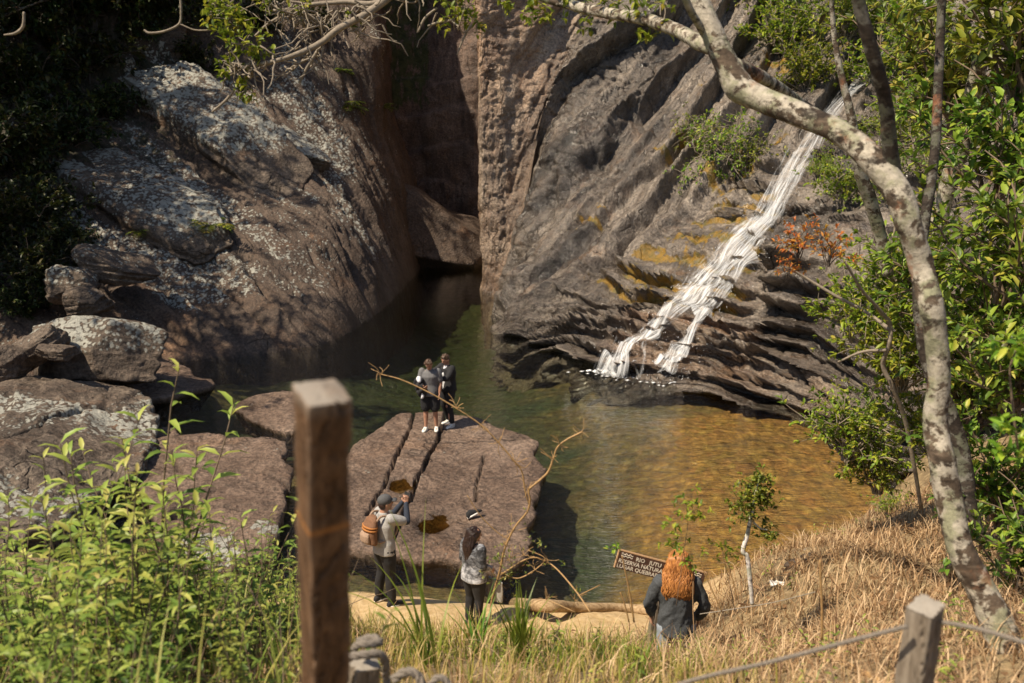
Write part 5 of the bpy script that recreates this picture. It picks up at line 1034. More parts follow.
lt = mb.build('lettering', M['sign_paint'], bo, smooth=False); lt.location = -Vector([float(v) for v in cb]); mb = MB(); Vt, Tt = text('DOS', .335, -.04, .06); mb.add(Vt, None, Tt)
for (x0, x1) in ((-.47, -.34), (.33, .46)):
    for z0 in (.075, .050, .028) if x0 < 0 else (.075, .050, .028):
        if x0 < 0 and z0 < .03: continue
        xx = np.linspace(x0, x1, 26); zz = z0+.008*np.sin((xx-x0)/(x1-x0)*3*2*PI); mb.tube(cb+ex*xx[:, None]+ez0*zz[:, None]+en*.0185, .0055, 5)
lt = mb.build('lettering', M['sign_paint'], bo, smooth=False); lt.location = -Vector([float(v) for v in cb])
# small things
M['black_cloth'] = plain('black_cloth', (.012, .012, .014), .85, 60, .3); M['white_rubber'] = plain('white_rubber', (.72, .70, .66), .6)
M['paper'] = plain('paper', (.8, .79, .76), .8, 30, .4)
def stick(L, label, mat='twig_grey', name='stick', wob=.1): P, R = pxpath(L, 6); mb = MB(); mb.tube(P, R, 8, True, wob, 4); o = mb.build(name, M[mat], loc=P[0]); return tag(o, label, name.replace('_', ' '))
def on_bank(px, py, w, up=.0):
    p, n_ = hit(px, py, ['bank']); return (px, py, p[1]-up, w)
stick([on_bank(822, 652, 6), on_bank(845, 664, 7), on_bank(880, 681, 7), on_bank(910, 696, 6)], 'straw-coloured stick lying in the straw left of the short grey fence post', 'dry_stem')
stick([on_bank(966, 588, 15), on_bank(960, 580, 14, .1), (955, 571, hit(958, 585, ['bank'])[0][1]-.2, 11), (951, 563, hit(958, 585, ['bank'])[0][1]-.3, 4)], 'broken brown stub of wood beside the foot of the bent tree', 'bark_mid', 'stump', .3)
stick([on_bank(805, 300+250, 3), on_bank(830, 540, 3), on_bank(860, 531, 2)], 'thin pale twig on the crest of the straw bank', 'twig_grey')
p, n_ = hit(778, 588, ['bank']); r0_ = np.random.default_rng(3); g_ = np.meshgrid(np.linspace(-1, 1, 8), np.linspace(-1, 1, 6)); Vp = np.stack([g_[0]*.10, g_[1]*.05, .03+.03*fbm(np.stack([g_[0], g_[1], 0*g_[0]], -1), 1.6, 3, 3)*2], -1).reshape(-1, 3)
Vp2 = Vp-np.array([0, 0, .008]); Qp = gquads(6, 8); o = mk('paper_scrap', np.vstack([Vp, Vp2])+p+np.array([0, 0, .03]), np.vstack([Qp, Qp[:, ::-1]+48]), M['paper'], loc=p); tag(o, 'crumpled white scrap lying on the straw right of the white-stemmed sapling', 'litter')

# pale log lying along the water's edge
Lg = [(452, 599), (485, 603), (530, 608), (580, 611), (640, 613), (705, 622)]
P = np.array([hit(x, y, ['bank'])[0]+np.array([0, 0, .05]) for x, y in Lg]); mb = MB(); P = cat(P, 8); mb.tube(P, np.interp(np.linspace(0, 1, len(P)), [0, .1, 1], [.07, .095, .07]), 14, True, .22, 6); M['log'] = wood('log_wood', (.16, .10, .05), (.36, .25, .14), (.55, .42, .27), (3, 12, 12)); o = mb.build('log', M['log'], loc=P[0]); tag(o, 'pale barkless log lying along the edge of the water behind the sign', 'log')
# ------------------------------------------------------------------ people
def ell(mb, c, r, R=None, n=14, **at):
    a, e = np.meshgrid(np.linspace(0, 2*PI, n, endpoint=False), np.linspace(-PI/2, PI/2, n//2+1)[1:-1]); k, m = a.shape[1], a.shape[0]
    V = np.stack([np.cos(e)*np.cos(a), np.cos(e)*np.sin(a), np.sin(e)], -1).reshape(-1, 3); V = np.vstack([V, [[0, 0, -1], [0, 0, 1]]])*np.asarray(r, float)
    if R is not None: V = V @ np.asarray(R).T
    Q = [(i*k+j, i*k+(j+1) % k, (i+1)*k+(j+1) % k, (i+1)*k+j) for i in range(m-1) for j in range(k)]
    T_ = [(m*k, (j+1) % k, j) for j in range(k)]+[(m*k+1, (m-1)*k+j, (m-1)*k+(j+1) % k) for j in range(k)]
    mb.add(V+np.asarray(c), Q, T_, **at)
def limb(mb, pts, rad):
    P = cat(pts, 5); r = np.interp(np.linspace(0, 1, len(P)), np.linspace(0, 1, len(rad)), rad); mb.tube(P, r, 12)
    ell(mb, pts[0], [rad[0]*.98]*3, n=10); ell(mb, pts[-1], [rad[-1]*.98]*3, n=10)
def rings(mb, L, n=20):
    """torso loft: (centre, rx, ry) rings, side along x"""
    V = []; a = np.linspace(0, 2*PI, n, endpoint=False)
    for c, rx, ry in L: V.append(np.asarray(c)+np.stack([np.cos(a)*rx, np.sin(a)*ry, 0*a], 1))
    m = len(L); V = np.vstack(V+[np.asarray(L[0][0])[None], np.asarray(L[-1][0])[None]]); Q = [(i*n+j, i*n+(j+1) % n, (i+1)*n+(j+1) % n, (i+1)*n+j) for i in range(m-1) for j in range(n)]
    T_ = [(m*n, (j+1) % n, j) for j in range(n)]+[(m*n+1, (m-1)*n+j, (m-1)*n+(j+1) % n) for j in range(n)]; mb.add(V, Q, T_)
def remesh(mb, vox, smooth=2):
    V = np.concatenate(mb.v); F_ = []
    if mb.q: F_.append(np.concatenate(mb.q))
    if mb.t: F_.append(np.concatenate(mb.t))
    o = mk('tmp', V, F_, None); m = o.modifiers.new('r', 'REMESH'); m.mode = 'VOXEL'; m.voxel_size = vox
    if smooth: s = o.modifiers.new('s', 'SMOOTH'); s.iterations = smooth; s.factor = .5
    dg = bpy.context.evaluated_depsgraph_get(); me = bpy.data.meshes.new_from_object(o.evaluated_get(dg))
    V = np.empty(len(me.vertices)*3); me.vertices.foreach_get('co', V); V = V.reshape(-1, 3); N = np.empty(len(me.vertices)*3, np.float32); me.vertices.foreach_get('normal', N)
    Q = np.array([tuple(p.vertices) for p in me.polygons if len(p.vertices) == 4]); T_ = np.array([tuple(p.vertices) for p in me.polygons if len(p.vertices) == 3])
    bpy.data.meshes.remove(me); om = o.data; bpy.data.objects.remove(o); bpy.data.meshes.remove(om)
    return V, N.reshape(-1, 3), [f for f in (Q, T_) if len(f)]
def cloth(name, mb, mat, parent, vox=.013, wr=.010, seed=0, smooth=3, attrs=None, sc=9):
    V, N, F_ = remesh(mb, vox, smooth); V = V+N*(wr*fbm(V*np.array([1, 1, .45])+.06*np.sin(V[:, [2, 0, 1]]*9)+seed, sc, 5, seed, .6))[:, None]
    return mk(name, V, F_, mat, parent, attrs=attrs(V) if attrs else None)
def hand(mb, w, d, pn, side, curl=.5, s=1.):
    """w wrist, d hand direction, pn palm normal (where the fingers close to), side +1/-1 puts the thumb"""
    d = np.asarray(d, float)/np.linalg.norm(d); pn = np.asarray(pn, float); pn = pn-d*d.dot(pn); pn /= np.linalg.norm(pn); x = np.cross(d, pn)*side; w = np.asarray(w, float)
    for k in (-1, 0, 1): limb(mb, [w+x*k*.012*s, w+d*.085*s+x*k*.024*s], [.017*s, .014*s])
    for k, (o, L) in enumerate(zip((.034, .012, -.011, -.032), (.068, .076, .070, .055))):
        b0_ = w+d*.082*s+x*o*s; L *= s; c1 = curl*(.8+.12*k); d1 = d*math.cos(c1)+pn*math.sin(c1); d2 = d*math.cos(c1*2.1)+pn*math.sin(c1*2.1)
        limb(mb, [b0_, b0_+d1*L*.5, b0_+d1*L*.5+d2*L*.5], [.0100*s, .0092*s, .008*s])
    t0 = w+d*.022*s+x*.026*s; td = d*.6+x*.75+pn*.35; td /= np.linalg.norm(td); limb(mb, [t0, t0+td*.042*s, t0+td*.042*s+(d*.85+pn*.5)*.030*s], [.0135*s, .0112*s, .009*s])
b = NT('skin'); co = b.coord(); n = b.noise(co, 14, 4); tone = b.n('Attribute', attribute_name='tone', attribute_type='GEOMETRY').outputs['Fac']
col = b.mix(b.rng(n, .3, .7), (.36, .185, .12), (.44, .24, .16)); col = b.mix(b.attr('lip'), col, (.36, .11, .085)); col = b.mix(b.attr('eye'), col, (.03, .02, .017))
M['skin'] = b.done(b.pbsdf(col, .5, b.bump(n, .1, .004), **{'Subsurface Weight': .08, 'Subsurface Radius': (.02, .008, .004)}))
def hair_mat(name, c0, c1, rough=.45):
    b = NT(name); co = b.coord(); n = b.noise(b.map(co, (30, 30, 6)), 2, 6, .6); return b.done(b.pbsdf(b.ramp(n, [(.3, c0), (.7, c1)]), rough, b.bump(n, .5, .005)))
M['hair_brown'] = hair_mat('hair_brown', (.035, .018, .010), (.10, .055, .03)); M['hair_dark'] = hair_mat('hair_dark', (.012, .007, .006), (.045, .022, .017)); M['hair_ginger'] = hair_mat('hair_ginger', (.13, .036, .010), (.62, .27, .08))
def cloth_mat(name, c, var=.2, rough=.85): return plain(name, c, rough, 90, .25, var)
M['tee_grey'] = cloth_mat('tee_grey', (.33, .32, .31)); M['tee_dark'] = cloth_mat('tee_dark', (.13, .13, .135)); M['navy'] = cloth_mat('navy', (.022, .030, .05)); M['black'] = cloth_mat('black', (.012, .012, .014)); M['white_shirt'] = cloth_mat('white_shirt', (.62, .63, .66)); M['cap_grey'] = cloth_mat('cap_grey', (.075, .075, .078)); M['jacket_grey'] = cloth_mat('jacket_grey', (.055, .06, .066), .35); M['jeans'] = cloth_mat('jeans', (.27, .31, .36)); M['shoe_white'] = cloth_mat('shoe_white', (.62, .62, .58)); M['tote'] = cloth_mat('tote', (.30, .28, .25))
b = NT('tie_dye'); co = b.coord(); n = b.noise(co, 7, 6, .65, 1.2); st = b.noise(b.map(co, (2, 2, 8)), 2.5, 5, .6); at_ = b.attr('white')
M['tie_dye'] = b.done(b.pbsdf(b.ramp(b.math('ADD', b.math('ADD', b.math('MULTIPLY', n, .65), b.math('MULTIPLY', st, .35)), b.math('MULTIPLY', at_, .07)), [(.44, (.02, .021, .025)), (.54, (.13, .135, .15)), (.66, (.50, .51, .55))]), .85, b.bump(n, .3, .01)))
def joints(**kw):
    J = dict(pelvis=(0, 0, .93), waist=(0, 0, 1.06), chest=(0, .01, 1.25), neck=(0, -.005, 1.41), head=(0, .03, 1.545), hd=(0, 1, 0),
             shL=(-.175, 0, 1.36), elL=(-.22, -.03, 1.09), wrL=(-.22, .06, .86), shR=(.175, 0, 1.36), elR=(.22, -.03, 1.09), wrR=(.22, .06, .86),
             hdL=(0, .1, -1), hdR=(0, .1, -1), pnL=(1, .2, 0), pnR=(-1, .2, 0), cuL=.45, cuR=.45,
             hipL=(-.09, 0, .90), knL=(-.105, .03, .49), anL=(-.11, -.015, .09), hipR=(.09, 0, .90), knR=(.105, .03, .49), anR=(.11, -.015, .09), ftL=(-.15, 1, 0), ftR=(.15, 1, 0), slim=1.)
    J.update(kw); return {k: (np.array(v, float) if isinstance(v, tuple) else v) for k, v in J.items()}
def head_frame(J):
    f = J['hd']/np.linalg.norm(J['hd']); up0 = J['head']-J['neck']; up0 = up0/np.linalg.norm(up0); x = np.cross(f, up0); x /= np.linalg.norm(x); u = np.cross(x, f); return x, f, u
def make_body(J, parent):
    mb = MB(); w = J['slim']; x, f, u = head_frame(J); h = J['head']; R = np.stack([x, f, u], 1)
    rings(mb, [(J['pelvis']-np.array([0, 0, .06]), .13*w, .10), (J['pelvis']+np.array([0, 0, .02]), .155*w, .11), (J['waist'], .13*w, .095), (J['chest'], .155*w, .11), ((J['shL']+J['shR'])/2+np.array([0, 0, -.02]), .15*w, .085), (J['neck']-np.array([0, 0, .0]), .06, .055)])
    limb(mb, [J['neck']-np.array([0, 0, .05]), (J['neck']+h)/2+u*-.01, h-u*.04], [.062, .052, .05])
    ell(mb, h, (.074, .093, .112), R, 22); ell(mb, h+f*.022-u*.062, (.052, .062, .055), R, 16); ell(mb, h+f*.068-u*.102, (.022, .02, .018), R, 10)
    limb(mb, [h+f*.088+u*.022, h+f*.106-u*.018], [.009, .015]); ell(mb, h+f*.100-u*.024, (.018, .012, .010), R, 10)
    ell(mb, h+f*.086-u*.055, (.024, .010, .007), R, 10); ell(mb, h+f*.084-u*.066, (.021, .010, .008), R, 10); ell(mb, h+f*.082+u*.030, (.05, .012, .010), R, 12)
    for s in (-1, 1): ell(mb, h+x*s*.075-f*.008-u*.012, (.012, .024, .033), R, 10)
    for S in 'LR':
        limb(mb, [J['sh'+S], (J['sh'+S]+J['el'+S])/2, J['el'+S]], [.052*w, .046*w, .037]); limb(mb, [J['el'+S], (J['el'+S]*.62+J['wr'+S]*.38), J['wr'+S]], [.038, .039, .026])
        hand(mb, J['wr'+S], J['hd'+S], J['pn'+S], 1 if S == 'R' else -1, J['cu'+S])
        limb(mb, [J['hip'+S], (J['hip'+S]+J['kn'+S])/2, J['kn'+S]], [.088*w, .075*w, .053]); limb(mb, [J['kn'+S], J['kn'+S]*.65+J['an'+S]*.35-J['ft'+S]*.012, J['an'+S]], [.053, .056, .036])
        ft = J['ft'+S]/np.linalg.norm(J['ft'+S]); limb(mb, [J['an'+S]-ft*.04-np.array([0, 0, .045]), J['an'+S]+ft*.07-np.array([0, 0, .045]), J['an'+S]+ft*.15-np.array([0, 0, .058])], [.028, .028, .018])
    V, N, F_ = remesh(mb, .0075, 2); q = (V-h)@R
    eye = sum(np.exp(-(((q[:, 0]-s*.031)/.012)**2+((q[:, 2]-.006)/.007)**2)) for s in (-1, 1))*(q[:, 1] > .05)
    brow = sum(np.exp(-(((q[:, 0]-s*.033)/.02)**2+((q[:, 2]-.032)/.006)**2)) for s in (-1, 1))*(q[:, 1] > .05)
    lip = np.exp(-((q[:, 0]/.024)**4+((q[:, 2]+.060)/.010)**2))*(q[:, 1] > .06)
    return mk('body', V, F_, M['skin'], parent, attrs={'eye': np.clip(eye+brow*.8, 0, 1), 'lip': np.clip(lip, 0, 1)})
def shirt(name, J, mat, parent, sleeve=.6, hem=-.10, ease=.022, vox=.013, wr=.011, seed=0, attrs=None, flare=.012, long=False):
    mb = MB(); e = ease; w = J['slim']; pv = J['pelvis']
    rings(mb, [(pv+np.array([0, 0, hem]), .158*w+e+flare, .118+e+flare), (pv+np.array([0, 0, .05]), .158*w+e, .113+e), (J['waist'], .142*w+e, .103+e), (J['chest'], .162*w+e, .117+e), ((J['shL']+J['shR'])/2+np.array([0, 0, -.02]), .165*w+e*.7, .092+e*.8), (J['neck']+np.array([0, 0, -.035]), .10, .075), (J['neck']+np.array([0, 0, .012]), .068, .064)])
    for S in 'LR':
        sh, el, wr_ = J['sh'+S], J['el'+S], J['wr'+S]
        if sleeve <= 1: limb(mb, [sh, (sh*(1-sleeve*.5)+el*sleeve*.5), sh*(1-sleeve)+el*sleeve], [.066*w+e*.3, .060*w+e*.5, .056+e*.6])
        else: limb(mb, [sh, (sh+el)/2, el], [.064*w+e*.3, .056*w+e*.4, .048+e*.4]); limb(mb, [el, el*.5+wr_*.5, el*.08+wr_*.92], [.048+e*.4, .046+e*.3, .036+e*.3])
    return cloth(name, mb, mat, parent, vox, wr, seed, attrs=attrs)
def trousers(name, J, mat, parent, to=.93, seed=0, ease=.016, wr=.010):
    mb = MB(); w = J['slim']; pv = J['pelvis']; rings(mb, [(pv-np.array([0, 0, .10]), .13*w+ease, .105+ease), (pv+np.array([0, 0, .0]), .160*w+ease, .115+ease), (pv+np.array([0, 0, .10]), .142*w+ease, .102+ease)])
    for S in 'LR':
        h_, k, a = J['hip'+S], J['kn'+S], J['an'+S]
        if to > .5:
            t = (to-.5)*2; limb(mb, [h_-np.array([0, 0, .02]), (h_+k)/2, k], [.094*w+ease, .082*w+ease, .060+ease]); limb(mb, [k, k*.6+a*.4-J['ft'+S]*.008, k*(1-t)+a*t], [.060+ease, .060+ease*.8, .046+ease])
        else: t = to*2; limb(mb, [h_-np.array([0, 0, .02]), h_*(1-t*.5)+k*t*.5, h_*(1-t)+k*t], [.096*w+ease, .092*w+ease*1.4, .085+ease*1.3])
    return cloth(name, mb, mat, parent, .013, wr, seed)
def shoes(J, mat, parent, dark=False):
    for S in 'LR':
        ft = J['ft'+S].copy(); ft[2] = 0; ft /= np.linalg.norm(ft); a = J['an'+S]; g = a-np.array([0, 0, .09]); sd_ = np.array([ft[1], -ft[0], 0]); mb = MB(); L = []
        for y, wd, ht in [(-.075, .026, .06), (-.055, .036, .085), (0, .040, .10), (.05, .044, .085), (.10, .048, .062), (.155, .044, .048), (.19, .028, .034)]:
            L.append((y, wd, ht))
        V = []; n_ = 14; a_2 = np.linspace(0, 2*PI, n_, endpoint=False)
        for y, wd, ht in L: V.append(g+ft*y+sd_*(np.cos(a_2)*wd)[:, None]+np.array([0, 0, 1.])*(ht*.5+np.sign(np.sin(a_2))*np.abs(np.sin(a_2))**.6*ht*.5)[:, None])
        m = len(L); V = np.vstack(V+[(g+ft*-.085+np.array([0, 0, .03]))[None], (g+ft*.205+np.array([0, 0, .016]))[None]]); Q = [(i*n_+j, i*n_+(j+1) % n_, (i+1)*n_+(j+1) % n_, (i+1)*n_+j) for i in range(m-1) for j in range(n_)]
        mb.add(V, Q, [(m*n_, (j+1) % n_, j) for j in range(n_)]+[(m*n_+1, (m-1)*n_+j, (m-1)*n_+(j+1) % n_) for j in range(n_)]); o = mb.build('shoe', mat, parent)
        mb = MB(); k = 20; a_3 = np.linspace(0, 2*PI, k, endpoint=False); out = np.stack([np.cos(a_3)*.047, np.sin(a_3)*.142+.058], 1); V = np.vstack([g+sd_*out[:, :1]+ft*out[:, 1:]+np.array([0, 0, z]) for z in (0, .024)])
        mb.add(np.vstack([V, g+ft*.058, g+ft*.058+np.array([0, 0, .024])]), [(j, (j+1) % k, k+(j+1) % k, k+j) for j in range(k)], [(2*k, (j+1) % k, j) for j in range(k)]+[(2*k+1, k+j, k+(j+1) % k) for j in range(k)]); mb.build('sole', M['white_rubber'], o)
def short_hair(J, mat, parent, seed=0):
    x, f, u = head_frame(J); R = np.stack([x, f, u], 1); h = J['head']; mb = MB(); ell(mb, h+u*.034-f*.020, (.083, .092, .093), R, 22); ell(mb, h-f*.05-u*.02, (.070, .055, .08), R, 18); ell(mb, h+u*.095+f*.035, (.062, .055, .032), R, 14)
    r_ = np.random.default_rng(seed)
    for _ in range(26):
        v = r_.normal(size=3); v[2] = abs(v[2])+.3; v /= np.linalg.norm(v)
        if v[1] > .75: continue
        p = h+R@(v*np.array([.080, .092, .105]))+u*.018; limb(mb, [p, p+R@(v*.022+np.array([0, .015, 0]))], [.018, .009])
    return cloth('hair', mb, mat, parent, .008, .006, seed, 1, sc=30)
def long_hair(J, mat, parent, length=.5, width=.14, n=420, wave=.016, seed=0, vol=1., back=.10):
    """one full wavy mass from scalp to its ends, with many fine locks over it"""
    x, f, u = head_frame(J); R = np.stack([x, f, u], 1); h = J['head']; r_ = np.random.default_rng(seed); mb = MB(); ell(mb, h+u*.020-f*.022, (.096*vol, .102*vol, .112*vol**.6), R, 24)
    fx = np.array([f[0], f[1], 0]); fx /= np.linalg.norm(fx); sx_ = np.array([fx[1], -fx[0], 0]); L = []
    Rz = np.stack([sx_, fx, [0, 0, 1]], 1); tmp = MB()
    prof = [(.06, .080*vol, .09), (0, .098*vol, .10), (-.08, .105*vol, .095), (-.16, width*.95, .085), (-.26, width, .075), (-length*.8, width*.9, .06), (-length, width*.55, .035), (-length-.03, width*.25, .015)]
    rings(tmp, [((0, -.045-back*sstep(0, .2, -z)*.55, z), a, b_) for z, a, b_ in prof[::-1]], 24); mb.add(np.concatenate(tmp.v)@Rz.T+h, tmp.q[0], tmp.t[0])
    V, N, F_ = remesh(mb, .011, 3); ql = (V-h)@Rz
    V = V+N*(.016*fbm(np.stack([ql[:, 0]*22, ql[:, 1]*22, ql[:, 2]*5+np.sin(ql[:, 0]*30)*.4], 1), 1, 4, seed)+.010*np.sin(ql[:, 2]*46+6*fbm(ql*9, 1, 2, seed+1)))[:, None]
    hair = MB(); [hair.add(V, *( [F_[0]] if F_[0].shape[1] == 4 else [None, F_[0]]))]
    tree_ok = np.where((N@fx < .35) & (ql[:, 2] > -.05))[0]
    for i in r_.choice(tree_ok, n):
        z0 = ql[i, 2]; Lk = (length+z0)*r_.uniform(.8, 1.04); m = 18; ph = r_.uniform(0, 6, 2); P = []
        for k in range(m+1):
            z = z0-Lk*k/m; a = np.interp(-z, [-q[0] for q in prof], [q[1] for q in prof]); b_ = np.interp(-z, [-q[0] for q in prof], [q[2] for q in prof]); a0 = np.interp(-z0, [-q[0] for q in prof], [q[1] for q in prof])
            ang = np.arcsin(np.clip(ql[i, 0]/a0, -1, 1)); w_ = wave*sstep(.1, .4, k/m)
            P.append(np.array([math.sin(ang)*a*1.02+w_*math.sin(z*34+ph[0]), -.045-back*sstep(0, .2, -z)*.55-math.cos(ang)*b_*1.03+w_*.6*math.sin(z*31+ph[1]), z]))
        if z0 > .06: P[0] = (V[i]-h)@Rz
        hair.tube(np.array(P)@Rz.T+h, np.interp(np.linspace(0, 1, m+1), [0, .2, .8, 1], [.004, .007, .006, .002]), 5)
    return hair.build('hair', mat, parent)
def person(loc, rz, label, h=1.65):
    e = empty('person', loc, label, 'person', rz=rz); e.scale = (h/1.66,)*3; return e
def face(dx, dy): return math.atan2(-dx, dy)
def W_at(e, p): return np.array(Matrix.Translation(e.location) @ Matrix.Rotation(e.rotation_euler.z, 4, 'Z') @ Matrix.Scale(e.scale[0], 4) @ Vector([float(v) for v in p]))
def held(name, e, p, label, cat_): o = empty(name, W_at(e, p), label, cat_, rz=e.rotation_euler.z); o.scale = e.scale; return o
# --- photographer
g0 = PZ(386, 606, .27); man = person((g0[0], g0[1], float(bank_z(g0[0], g0[1]))), face(.80, .60), 'person in a grey cap and grey t-shirt raising a phone to take a picture', 1.64)
J = joints(shR=(.165, .03, 1.36), elR=(.21, .27, 1.27), wrR=(.085, .33, 1.50), hdR=(-.25, .25, 1), pnR=(-.8, .2, .1), cuR=.9, shL=(-.165, .03, 1.36), elL=(-.19, .26, 1.25), wrL=(-.05, .37, 1.48), hdL=(.25, .2, 1), pnL=(.8, .2, .1), cuL=.9, head=(0, .045, 1.545), hd=(.15, 1, .02), knL=(-.12, .02, .49), anL=(-.14, -.04, .09), anR=(.13, .03, .09), slim=1.14)
make_body(J, man); mb = MB()
for S in 'LR': limb(mb, [J['sh'+S]*.5+J['el'+S]*.5, J['el'+S]], [.052, .046]); limb(mb, [J['el'+S], J['el'+S]*.5+J['wr'+S]*.5, J['wr'+S]], [.046, .043, .033])
for S, nm in (('L', 'sleeve'), ('R', 'sleeve')):
    mb = MB(); limb(mb, [J['sh'+S]*.5+J['el'+S]*.5, J['el'+S]], [.052, .046]); limb(mb, [J['el'+S], J['el'+S]*.5+J['wr'+S]*.5, J['wr'+S]], [.046, .043, .033]); cloth(nm, mb, M['navy'], man, .011, .006, 4)
shirt('t_shirt', J, M['tee_grey'], man, .72, -.12, .024, seed=1); trousers('trousers', J, M['black'], man, .96, 2, .018); shoes(J, M['black'], man)
x, f, u = head_frame(J); R = np.stack([x, f, u], 1); hh = J['head']; mb = MB(); ell(mb, hh-f*.05-u*.02, (.074, .058, .075), R, 18); cloth('hair', mb, M['hair_dark'], man, .008, .006, 3, 1, sc=30)
mb = MB(); ell(mb, hh+u*.045-f*.012, (.092, .108, .088), R, 24); cp = cloth('cap', mb, M['cap_grey'], man, .009, .003, 6, 1); mb = MB(); gg = np.linspace(-1, 1, 12); V = []
for q in (0, 1): V += [hh+x*(a*.078)+f*(.07+.105*k*math.sqrt(max(0, 1-.75*a*a)))+u*(.045-.012*k-.016*a*a+.006*q) for k in (0, .5, 1) for a in gg]
V = np.array(V); Q = gquads(3, 12); rim = [(24+j, 24+j+1, 36+24+j+1, 36+24+j) for j in range(11)]; mb.add(V, np.vstack([Q, Q[:, ::-1]+36, np.array(rim)])); mb.build('brim', M['cap_grey'], cp)
ph = held('phone', man, (.02, .40, 1.585), 'dark phone held up in both hands by the photographer', 'phone'); mb = MB(); mb.box((0, 0, 0), (.15, .009, .075)); mb.build('case', M['black'], ph, smooth=False); mb = MB(); mb.box((0, -.0055, 0), (.138, .0015, .066)); mb.build('screen', plain('screen', (.03, .035, .04), .15), ph, smooth=False); mb = MB(); ell(mb, (.055, .007, .02), (.010, .004, .010)); mb.build('lens', M['black'], ph)
M['pack_brown'] = cloth_mat('pack_brown', (.17, .082, .042), .3); M['pack_orange'] = cloth_mat('pack_orange', (.36, .14, .035)); M['pack_tan'] = cloth_mat('pack_tan', (.30, .20, .14), .3)
bp = held('backpack', man, (0, -.15, 1.0), 'brown backpack with orange bands on the photographer\'s back', 'backpack'); mb = MB()
rings(mb, [((0, -.05, .0), .13, .06), ((0, -.07, .02), .15, .085), ((0, -.075, .16), .15, .09), ((0, -.06, .28), .145, .08), ((0, -.03, .36), .12, .06), ((0, -.01, .40), .07, .04)]); cloth('main_bag', mb, M['pack_brown'], bp, .012, .010, 8); mb = MB(); rings(mb, [((0, -.14, .03), .10, .03), ((0, -.155, .06), .115, .045), ((0, -.155, .15), .115, .045), ((0, -.14, .19), .10, .03)]); cloth('front_pocket', mb, M['pack_tan'], bp, .011, .006, 9)
for z, y, r in ((.215, -.073, .158), (.255, -.067, .154)): mb = MB(); rings(mb, [((0, y, z), r, .093), ((0, y, z+.022), r-.001, .092)]); mb.build('band', M['pack_orange'], bp)
for s in (-1, 1): mb = MB(); mb.tube(cat([(s*.10, -.03, .33), (s*.115, .05, .41), (s*.125, .16, .385), (s*.13, .29, .30), (s*.14, .29, .17), (s*.16, .19, .06), (s*.13, .0, .03)], 8), .017, 8); mb.build('strap', M['pack_tan'], bp)
# --- dark-haired woman
g0 = PZ(474, 620, .36); wom = person((g0[0], g0[1], float(bank_z(g0[0], g0[1]))), face(.72, .69), 'person with long dark hair in a black and white tie-dyed top, seen from behind', 1.60)
wom.scale = ((PY(474, 526, float(g0[1]))[2]-wom.location.z)/1.69,)*3
J = joints(slim=1.2, head=(0, .035, 1.545), hd=(.45, 1, -.12), elR=(.225, -.02, 1.09), wrR=(.19, .19, .98), hdR=(0, .7, -.6), pnR=(-1, 0, -.2), cuR=1., elL=(-.23, -.03, 1.09), wrL=(-.16, .17, .97), hdL=(.3, .7, -.5), pnL=(1, 0, -.2), cuL=.9)
make_body(J, wom); shirt('top', J, M['tie_dye'], wom, 1.5, -.13, .040, seed=11, wr=.016, attrs=lambda V: {'white': sstep(1.12, .95, V[:, 2])}); trousers('trousers', J, M['black'], wom, .96, 12); shoes(J, M['black'], wom); long_hair(J, M['hair_dark'], wom, .52, .125, 300, .014, 5, 1.0, .10)
tb = held('tote_bag', wom, (.21, .27, .42), 'pale grey tote bag hanging from the dark-haired person\'s hand', 'bag'); mb = MB(); rings(mb, [((0, 0, 0), .15, .03), ((0, 0, .02), .165, .05), ((0, 0, .18), .17, .055), ((0, 0, .36), .165, .03)]); cloth('bag_body', mb, M['tote'], tb, .012, .012, 14)
for s in (-1, 1): mb = MB(); mb.tube(cat([(-.08, s*.02, .34), (-.06, s*.015, .45), (0, 0, .51), (.06, s*.015, .45), (.08, s*.02, .34)], 6), .008, 6); mb.build('handle', M['tote'], tb)
# --- red-haired woman
q = PY(679, 560, 9.25); red = person((q[0], 9.25, float(bank_z(q[0], 9.25))-.02), face(.12, .99), 'person with long wavy ginger hair and a dark grey jacket beside the sign', 1.0)
hz_ = (PY(679, 552.5, 9.25)[2]-red.location.z); red.scale = (hz_/1.68,)*3
J = joints(head=(0, .03, 1.545), hd=(.05, 1, -.15), elL=(-.285, .03, 1.10), wrL=(-.25, .17, .90), elR=(.28, .03, 1.10), wrR=(.23, .18, .90), slim=.95)
make_body(J, red); shirt('jacket', J, M['jacket_grey'], red, 1.5, -.12, .032, seed=21, wr=.034); trousers('jeans', J, M['jeans'], red, .96, 22, .02); shoes(J, M['shoe_white'], red); long_hair(J, M['hair_ginger'], red, .37, .135, 560, .024, 9, 1.24, .09)
# --- boys on the slab
def slab_z(px, py):
    p, n_ = hit(px, py, [k for k in BV if k.startswith('rock_slablarge')]); return p
g0 = slab_z(431, 430); b1 = person(g0, face(-.10, -1), 'person in dark grey t-shirt, black shorts and white trainers looking down on the slab', 1.68)
J = joints(head=(.01, .075, 1.53), hd=(-.05, .80, -.62), neck=(0, .015, 1.41), elL=(-.235, .0, 1.10), wrL=(-.215, .05, .87), elR=(.24, .03, 1.10), wrR=(.13, .20, 1.04), hdR=(-.7, .5, .0), pnR=(-.2, -.6, .8), cuR=.7, anL=(-.12, -.02, .09), anR=(.11, .03, .09), slim=1.08)
make_body(J, b1); shirt('t_shirt', J, M['tee_dark'], b1, .75, -.12, .026, seed=31); trousers('shorts', J, M['black'], b1, .44, 32, .024); shoes(J, M['shoe_white'], b1); short_hair(J, M['hair_brown'], b1, 3)
jk = held('jacket', b1, (.20, .12, .82), 'black and white jacket bundled on the arm of the boy in shorts', 'jacket'); mb = MB(); r_ = np.random.default_rng(4)
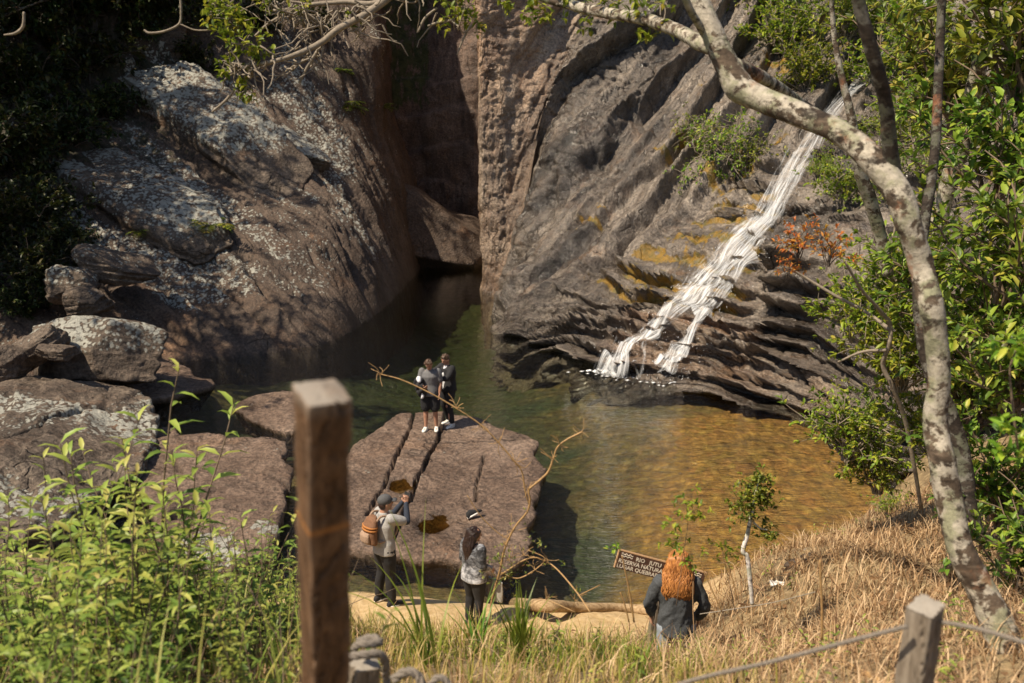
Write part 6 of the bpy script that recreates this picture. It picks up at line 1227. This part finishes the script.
for k in range(14): p = np.array([r_.normal()*.05, r_.normal()*.05+.02, .02+.30*k/14]); limb(mb, [p, p+np.array([r_.normal()*.05, r_.normal()*.04, .08])], [.06, .045])
cloth('body_cloth', mb, M['black'], jk, .013, .014, 41); mb = MB(); limb(mb, [(.05, -.02, .34), (.02, .03, .40), (.0, .09, .36)], [.055, .06, .045]); cloth('white_lining', mb, M['white_shirt'], jk, .012, .012, 42); mb = MB(); limb(mb, [(-.06, .08, .16), (-.07, .10, .02), (-.05, .10, -.02)], [.03, .035, .025]); cloth('sleeve_cuff', mb, M['white_shirt'], jk, .011, .010, 43)
g0 = slab_z(449, 425); b2 = person(g0, face(-.72, -.70), 'person in an open black jacket over a white shirt leaning over the boy in shorts', 1.68)
J = joints(head=(0, .07, 1.545), hd=(.0, .9, -.38), neck=(0, .02, 1.41), shR=(.165, .03, 1.36), elR=(.20, .27, 1.27), wrR=(.10, .45, 1.30), hdR=(-.1, 1, -.1), pnR=(-.3, .1, -1), shL=(-.165, .03, 1.36), elL=(-.22, .22, 1.18), wrL=(-.06, .40, 1.16), hdL=(.3, 1, 0), pnL=(.5, 0, -1), knL=(-.13, .10, .49), anL=(-.17, .05, .09), knR=(.10, .06, .49), anR=(.12, -.10, .09), slim=1.1)
make_body(J, b2); shirt('jacket', J, M['black'], b2, 1.5, -.10, .040, seed=52, wr=.016); mb = MB()
rings(mb, [((.0, .075, .84), .062, .095), ((.0, .075, .95), .060, .088), ((.0, .070, 1.06), .055, .082), ((.0, .085, 1.22), .058, .092), ((0, .07, 1.34), .05, .07), ((0, .045, 1.41), .055, .055)]); cloth('shirt', mb, M['white_shirt'], b2, .011, .010, 51)
trousers('trousers', J, M['black'], b2, .94, 53, .016); shoes(J, M['shoe_white'], b2); short_hair(J, M['hair_brown'], b2, 8)
mb = MB(); k = J['knL']; ell(mb, k+np.array([0, .072, .02]), (.030, .018, .036), n=12); mb.build('torn_knee', M['skin'], b2)
mb = MB(); k = J['knL']*.45+J['anL']*.55; ell(mb, k+np.array([.0, .052, .0]), (.026, .022, .10), n=12); mb.build('torn_shin', M['skin'], b2)
# --- the lone sneaker on the slab
p = slab_z(472, 519); sk = empty('sneaker', p, 'single black sneaker with a pale sole standing on the rock slab', 'sneaker', rz=T(-62)); J = joints(anL=(0, 0, .09), anR=(0, 0, .09), ftL=(0, 1, 0), ftR=(0, 1, 0))
sub = empty('tmp', (0, 0, 0)); shoes(J, M['black_cloth'], sub); kids = list(sub.children)
for o in kids[1:]:
    for c_ in list(o.children): bpy.data.objects.remove(c_)
    bpy.data.objects.remove(o)
kids[0].parent = sk; kids[0].name = 'upper'; kids[0].scale = (1.1, 1.1, 1.35); bpy.data.objects.remove(sub); sk.rotation_euler = (T(16), T(-22), T(-62)); sk.location.z += .04
